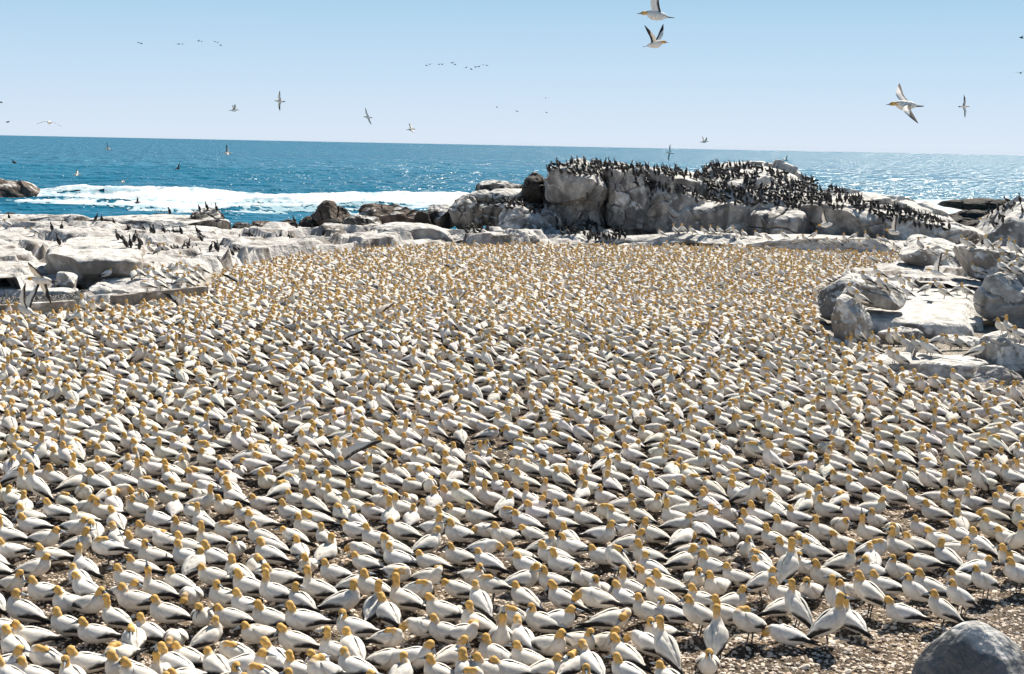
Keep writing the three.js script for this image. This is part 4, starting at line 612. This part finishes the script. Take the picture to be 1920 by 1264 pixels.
for (const [where, list] of perched) list.sort((a, b) => a[0] - b[0] || a[1] - b[1]).forEach(([px, py, h, pose], at) => {
  const p = settleOn(px, py, 0.3); if (!p) return;
  const turn = (HEAD[h] + rr(-15, 15)) * Math.PI / 180, far = p.z < -70;
  const o = far ? top(mesh('perched_gannet', mergedKit(pose, howOf(pose)), plumage), 'perched_gannet') : gannetThing('perched_gannet', kit(pose, howOf(pose), .021));
  o.position.copy(p); o.position.y -= 0.015; o.rotation.y = turn; const s = rr(0.95, 1.05); o.scale.setScalar(s);
  tag(o, `gannet ${facing(turn)} ${where}, ${ordinal(at + 1)} from left`, 'gannet', 'gannets standing ' + where);
});

// birds with open wings: [x, y, distance, heading, bank, pitch, [lift of the two wings], label]
function winged(name, px, py, dist, heading, bank, pitch, wings, label, o = {}) {
  const p = atDepth(px, py, dist), parts = gannetParts({ neck: o.neck ?? 'f', fly: o.neck ? 0.95 : 0.02, wings }, dist < 70 ? .0125 : .021);
  if (o.neck) parts.body; const g = gannetThing(name, parts);
  g.position.copy(p); g.rotation.set(bank * Math.PI / 180, heading * Math.PI / 180, pitch * Math.PI / 180, 'YZX'); if (o.scale) g.scale.setScalar(o.scale);
  tag(g, label, 'gannet', o.group ?? 'gannets in flight'); labels.add(label);
  if (dist > 110) for (const e of g.children.filter((c) => c.name === 'eye')) g.remove(e);
  return g;
}
const W = (a, b, s) => [[a, b, s], [a, b, s]];
winged('flying_gannet', 1232, 30, 34, 178, 10, 0, [[1.25, 1.45], [1.2, 1.4]], 'large flying gannet cut by the top edge, wings raised high');
winged('flying_gannet', 1228, 84, 44, -32, 8, 2, [[0.75, 0.8], [0.75, 0.7]], 'flying gannet with wings in a V below the topmost bird');
winged('flying_gannet', 1699, 198, 33, 180, -30, -4, [[0.15, 0.05, 0.1], [0.05, -0.1, 0.1]], 'large gannet gliding with its belly shown, high on the right');
winged('flying_gannet', 1807, 200, 105, 5, 76, 0, W(0.1, 0.05), 'small gannet banking on edge right of the large gliding one');
winged('flying_gannet', 525, 190, 110, 190, 62, 0, W(0.1, 0.0), 'banking gannet with dark wingtips above the left horizon');
winged('flying_gannet', 438, 207, 115, 20, 20, 0, [[0.9, 1.0], [0.2, 0.1]], 'small brownish gannet above the left horizon with one wing up');
winged('flying_gannet', 92, 230, 92, 95, 5, -4, W(-0.1, -0.45), 'gannet with drooping wings above the horizon at far left');
winged('flying_gannet', 690, 220, 115, 160, 50, 0, W(0.1, 0.1), 'gannet slanting down above the horizon left of centre');
winged('flying_gannet', 770, 243, 125, 20, 30, 0, W(0.2, 0.1), 'pale gannet just above the horizon left of centre');
winged('flying_gannet', 1256, 287, 140, 185, 72, 0, W(0.1, 0.1), 'gannet banking over the sea behind the great rock');
winged('flying_gannet', 1320, 266, 130, 10, 30, 0, [[1.0, 1.1], [0.1, 0.0]], 'tiny gannet touching the horizon above the great rock');
winged('flying_gannet', 1474, 301, 150, 180, 10, 0, W(0.5, 0.4), 'dark backed gannet over the glitter right of the great rock');
winged('flying_gannet', 425, 288, 120, 15, 15, 0, [[0.15, 0.0], [0.8, 0.8]], 'white gannet just under the horizon on the left');
winged('flying_gannet', 203, 281, 150, 180, 20, 0, W(0.6, 0.9), 'tiny white gannet under the horizon at left');
winged('flying_gannet', 143, 328, 125, 15, 10, 0, [[0.2, -0.2], [0.5, 0.3]], 'white gannet low over the sea near the brown rock island');
winged('flying_gannet', 230, 342, 110, 85, -8, 0, [[0.55, 0.5], [0.15, 0.0]], 'white gannet with wings spread over the low reef');
winged('flying_gannet', 1690, 382, 110, 25, 20, 0, [[0.7, 0.6], [0.3, 0.1]], 'white gannet crossing the foam behind the sloping white rock');
winged('flying_gannet', 1848, 412, 78, 180, 15, 0, W(0.3, 0.1), 'pale gannet skimming before the black wet ledge');
winged('flying_gannet', 1550, 422, 62, 170, 30, -14, [[0.7, 0.8], [0.5, 0.3]], 'gannet gliding in low before the great rock');
winged('flying_gannet', 1676, 436, 62, 160, 20, 8, W(0.9, 1.0), 'gannet with raised wings landing below the sloping white rock');
winged('flying_gannet', 78, 526, 36, 176, 30, -3, [[-0.3, -0.6], [0.2, 0.0]], 'large gannet gliding low over the left slabs');
winged('flying_gannet', 48, 582, 37, 165, 0, 18, W(1.1, 1.3), 'gannet landing with wings up by the short concrete wall', {});
winged('flying_gannet', 1756, 512, 52, 165, 12, 10, W(0.8, 1.2), 'gannet alighting with raised wings on the outcrop crest');
const FLAP = 'gannets spreading their wings in the colony';
const flap = (px, py, turn, wings, label, neck = 'a') => { const p = onPlane(px, py, 0.24); const g = winged('flapping_gannet', px, py, -p.z, turn, 0, 0, wings, label, { neck, group: FLAP }); g.position.y = groundY(p.x, p.z) + 0.26; };
flap(632, 868, 130, [[0.8, 0.75], [0.6, 0.8]], 'gannet raising both wings in the middle of the colony', 't');
flap(636, 640, 110, [[0.7, 0.6], [0.9, 1.2]], 'gannet flapping black wings left of centre in the far colony', 't');
flap(735, 632, 160, [[0.1, 0.0], [0.3, 0.1]], 'gannet holding a wing out flat right of the flapping one');
flap(712, 590, 175, [[0.5, 0.6], [0.6, 0.7]], 'gannet with dark wing lifted behind the flapping pair');
flap(854, 566, 100, [[1.1, 1.3], [1.1, 1.2]], 'gannet with wings straight up in the far centre of the colony', 't');
flap(848, 505, 20, [[0.3, 0.1], [0.3, 0.0]], 'gannet with black wings spread near the oval boulder');
flap(338, 572, 20, [[0.5, 0.5], [0.7, 0.9]], 'gannet with a black wing raised before the longer concrete wall', 't');
flap(452, 532, 70, [[0.9, 1.0], [0.8, 0.9]], 'gannet opening its wings at the left edge of the far colony', 't');
// far flocks, too small for parts
{
  const flock = (list, dist, label, group, dark) => list.forEach(([px, py], i) => {
    const parts = gannetParts({ neck: 'f', fly: 0, wings: [[rr(0.1, 0.5), rr(-0.3, 0.3)], [rr(0.1, 0.5), rr(-0.3, 0.3)]] }, .03);
    let g = mergeGeometries([parts.body, ...parts.wing, parts.tail].map((x) => x.index ? x.toNonIndexed() : x)); if (dark) paint(g, () => [0.03, 0.028, 0.027]);
    const o = mesh('distant_bird', g, plumage); o.position.copy(atDepth(px, py, dist)); o.rotation.set(rr(-0.2, 0.2), rr(0, 6.3), 0, 'YZX'); tag(o, label, 'bird', group); top(o, 'distant_bird');
  });
  flock([[259, 80], [265, 82], [335, 83], [342, 83], [372, 77], [378, 78], [403, 78], [408, 80], [414, 85]], 330, 'tiny distant bird in the loose line high on the left', 'distant birds high on the left', true);
  flock([[800, 123], [806, 121], [823, 121], [829, 121], [848, 118], [853, 121], [874, 127], [884, 130], [892, 126], [898, 125], [906, 122], [913, 123]], 340, 'tiny distant bird in the line above the middle of the horizon', 'distant birds in line above the horizon', true);
  flock([[932, 201], [970, 209], [1023, 184], [1025, 211]], 300, 'tiny faint bird in the scattered group near the great rock', 'faint birds above the great rock', false);
  flock([[1916, 71], [1914, 137]], 200, 'small dark bird leaving at the right edge of the sky', 'birds at the right edge of the sky', true);
  flock([[2, 192], [14, 229]], 240, 'small dark bird at the left edge of the sky', 'birds at the left edge of the sky', true);
}

// cormorants
function cormorantGeometry(up, spread, neckUp) {
  const c = Math.cos(up), s = Math.sin(up), P = (x, y) => V3(x * c - y * s, 0.24 + x * s + y * c, 0);
  const B = [[P(-.19, 0), .045], [P(-.09, 0), .092], [P(.04, 0), .098], [P(.12, .01), .066]], n0 = P(.14, .02), n1 = V3(n0.x + .07, n0.y + .08 * neckUp, 0), n2 = V3(n0.x + .03, n0.y + .18 * neckUp, 0), n3 = V3(n0.x + .085, n0.y + .225 * neckUp, 0);
  const sd = (x, y, z) => { const p = { x, y, z }; let d = 9; for (let i = 0; i < 3; i++) d = smin(d, capsule(p, B[i][0], B[i + 1][0], B[i][1], B[i + 1][1])[0], .02); for (const [a, b, r, q] of [[n0, n1, .05, .033], [n1, n2, .033, .027], [n2, n3, .027, .037]]) d = smin(d, capsule(p, a, b, r, q)[0], .015); return d; };
  const box = new THREE.Box3(); for (const q of [...B.map((b) => b[0]), n1, n2, n3]) { box.expandByPoint(q.clone().addScalar(.12)); box.expandByPoint(q.clone().addScalar(-.12)); }
  const list = [paint(surfaceNets(sd, box.min.toArray(), box.max.toArray(), .026), () => [1, 1, 1]), cone(n3.clone().add(V3(.02, 0, 0)), V3(1, .1, 0).normalize(), .07, .011, [1, 1, 1], 5)];
  const t0 = B[0][0]; list.push(sheet(3, 2, (u, v) => [t0.x - (.19 * c) * u + .03 * c, Math.max(.01, t0.y - .19 * s * u), (v - .5) * .09, [1, 1, 1]], .006));
  for (const z of [1, -1]) { const l = new THREE.CylinderGeometry(.014, .012, .20, 5); l.translate(-.02, .10, z * .035); l.deleteAttribute('uv'); list.push(paint(l, () => [1, 1, 1])); const f = new THREE.ConeGeometry(.04, .09, 5); f.rotateZ(Math.PI / 2); f.scale(1, .2, 1); f.translate(.01, .01, z * .035); f.deleteAttribute('uv'); list.push(paint(f, () => [1, 1, 1])); }
  if (spread) for (const z of [1, -1]) list.push(sheet(7, 4, (u, v) => { const q = P(.08, .02); return [q.x - .10 * u * u + .05 * u - .03 * v, q.y + .08 * Math.sin(u * 2.6) - v * .17 * (1 - .4 * u), z * (.05 + .42 * u), [1, 1, 1]]; }, .006));
  return mergeGeometries(list.map((g) => g.index ? g.toNonIndexed() : g));
}
const cormorantShapes = [cormorantGeometry(1.25, false, 1), cormorantGeometry(1.3, false, 0.55), cormorantGeometry(1.05, false, 0.8), cormorantGeometry(0.3, false, 0.6), cormorantGeometry(0.95, true, 0.9)];
const blackPlumage = [[0.012, 0.012, 0.013], [0.022, 0.018, 0.016], [0.035, 0.028, 0.024]].map((c) => { const m = new THREE.MeshStandardMaterial({ roughness: 0.6 }); m.color.setRGB(...c); return m; });
const cormorants = [];
function flockOn(n, poly, label, group, up = 0.15) {
  const xs = poly.map((p) => p[0]), ys = poly.map((p) => p[1]); let made = 0;
  for (let t = 0; t < n * 14 && made < n; t++) {
    const px = rr(Math.min(...xs), Math.max(...xs)), py = rr(Math.min(...ys), Math.max(...ys)); if (!insidePoly(poly, px, py)) continue;
    const p = landing(px, py, up); if (!p || p.z > -50 || p.y < -1.5) continue;
    if (cormorants.some((c) => c.p.distanceTo(p) < 0.3) || noise(p.x * 0.9, p.y, p.z * 0.9) < -0.4) continue;
    cormorants.push({ p, label, group }); made++;
  }
}
flockOn(210, [[1022, 306], [1120, 306], [1200, 314], [1270, 322], [1310, 326], [1312, 372], [1250, 362], [1180, 348], [1100, 332], [1024, 328]], 'black cormorant standing along the crest of the great white rock', 'cormorants on the crest of the great rock');
flockOn(400, [[1306, 312], [1385, 312], [1520, 338], [1600, 372], [1740, 408], [1800, 440], [1690, 424], [1560, 402], [1480, 392], [1400, 388], [1300, 380]], 'black cormorant standing on the sloping back of the great white rock', 'cormorants on the slope of the great rock');
flockOn(46, [[1040, 418], [1180, 424], [1170, 452], [1050, 452]], 'black cormorant in the dark hollow at the foot of the great rock', 'cormorants at the foot of the great rock');
flockOn(26, [[925, 375], [1030, 385], [1030, 402], [900, 398]], 'black cormorant on the layered rocks left of the great rock', 'cormorants on the layered rocks');
flockOn(16, [[870, 425], [960, 432], [955, 450], [860, 446]], 'black cormorant between the oval boulder and the great rock', 'cormorants by the oval boulder');
flockOn(52, [[170, 430], [270, 436], [460, 460], [440, 486], [330, 480], [200, 462]], 'black cormorant gathered on the white shelf at left', 'cormorants on the left shelf');
flockOn(30, [[440, 425], [690, 425], [700, 448], [470, 456]], 'black cormorant scattered along the shore below the dark boulders', 'cormorants on the middle shore');
flockOn(16, [[1846, 372], [1920, 380], [1920, 430], [1850, 425]], 'black cormorant perched on the crag at the right edge', 'cormorants on the right hand crag');
for (const [px, py, label] of [[98, 458, 'cormorant standing on the left end of the big rounded boulder'], [110, 460, 'hunched cormorant beside another on the big rounded boulder'], [116, 454, 'rightmost cormorant of three on the big rounded boulder'], [388, 394, 'cormorant standing on top of the dark pointed knob'], [374, 396, 'slim cormorant left of the one on the dark knob'], [406, 396, 'cormorant at the right end of the dark knob'], [318, 402, 'cormorant alone on the long dark ridge'], [17, 412, 'cormorant alone at the left waterline'], [552, 418, 'cormorant standing alone against the water left of the pyramid boulder']]) { const p = settleOn(px, py, 0.0); if (p) cormorants.push({ p, label, lone: true, group: 'lone cormorants on the left shore' }); }
for (const c of cormorants) if (!c.lone && !/great/.test(c.group)) { const same = cormorants.filter((o) => o.group === c.group).sort((a, b) => a.p.x / a.p.z < b.p.x / b.p.z ? 1 : -1); c.final = `${c.label}, ${ordinal(same.indexOf(c) + 1)} from left`; }
cormorants.sort((a, b) => (b.lone ? 1 : 0) - (a.lone ? 1 : 0) || b.p.z - a.p.z);
const rest = cormorantShapes.map(() => []);
cormorants.forEach((c, i) => {
  const k = c.lone ? [0, 1, 2][i % 3] : [0, 0, 0, 1, 1, 2, 2, 3, 3, 3, 4][Math.floor(rnd() * 11)], turn = rnd() < 0.6 ? Math.PI + rr(-0.9, 0.9) : rr(0, 6.3), s = rr(0.85, 1.08);
  if (i < 292) { const o = mesh('cormorant', cormorantShapes[k], blackPlumage[Math.floor(rnd() * 3)]); o.position.copy(c.p); o.position.y -= 0.02; o.rotation.y = turn; o.scale.setScalar(s); tag(o, c.final ?? c.label, 'cormorant', c.group); top(o, 'cormorant'); }
  else rest[k].push(new THREE.Matrix4().compose(c.p.clone().add(V3(0, -0.02, 0)), new THREE.Quaternion().setFromAxisAngle(V3(0, 1, 0), turn), V3(s, s, s)));
});
{
  const root = new THREE.Group(); tag(root, 'farther black cormorants massed on the back of the great rock', 'cormorants', null, 'stuff');
  rest.forEach((list, k) => { if (!list.length) return; const o = new THREE.InstancedMesh(cormorantShapes[k], blackPlumage[k % 3], list.length); o.name = 'cormorants'; o.castShadow = o.receiveShadow = true; tag(o, null, null, null, 'stuff'); list.forEach((m, i) => o.setMatrixAt(i, m)); root.add(o); });
  if (root.children.length) top(root, 'cormorant_mass'); console.log('cormorants', cormorants.length);
}
for (const [px, py, d, label] of [[27, 305, 120, 'dark cormorant flying over the sea near the left edge'], [333, 316, 120, 'dark cormorant flying over the sea left of centre'], [257, 380, 110, 'dark cormorant flying before the white surf'], [1680, 378, 120, 'dark cormorant flying over the foam behind the sloping rock']]) {
  const parts = gannetParts({ neck: 'f', fly: 0, wings: W(0.5, 0.1) }, .021), g = paint(mergeGeometries([parts.body, parts.bill, ...parts.wing, parts.tail].map((x) => x.index ? x.toNonIndexed() : x)), () => [0.02, 0.018, 0.017]);
  const o = mesh('flying_cormorant', g, plumage); o.position.copy(atDepth(px, py, d)); o.rotation.set(rr(0.2, 0.6), rr(-0.5, 0.5) + (rnd() < 0.5 ? Math.PI : 0), 0, 'YZX'); o.scale.setScalar(0.75); tag(o, label, 'cormorant', 'cormorants in flight'); top(o, 'flying_cormorant');
}

renderer.render(scene, camera);
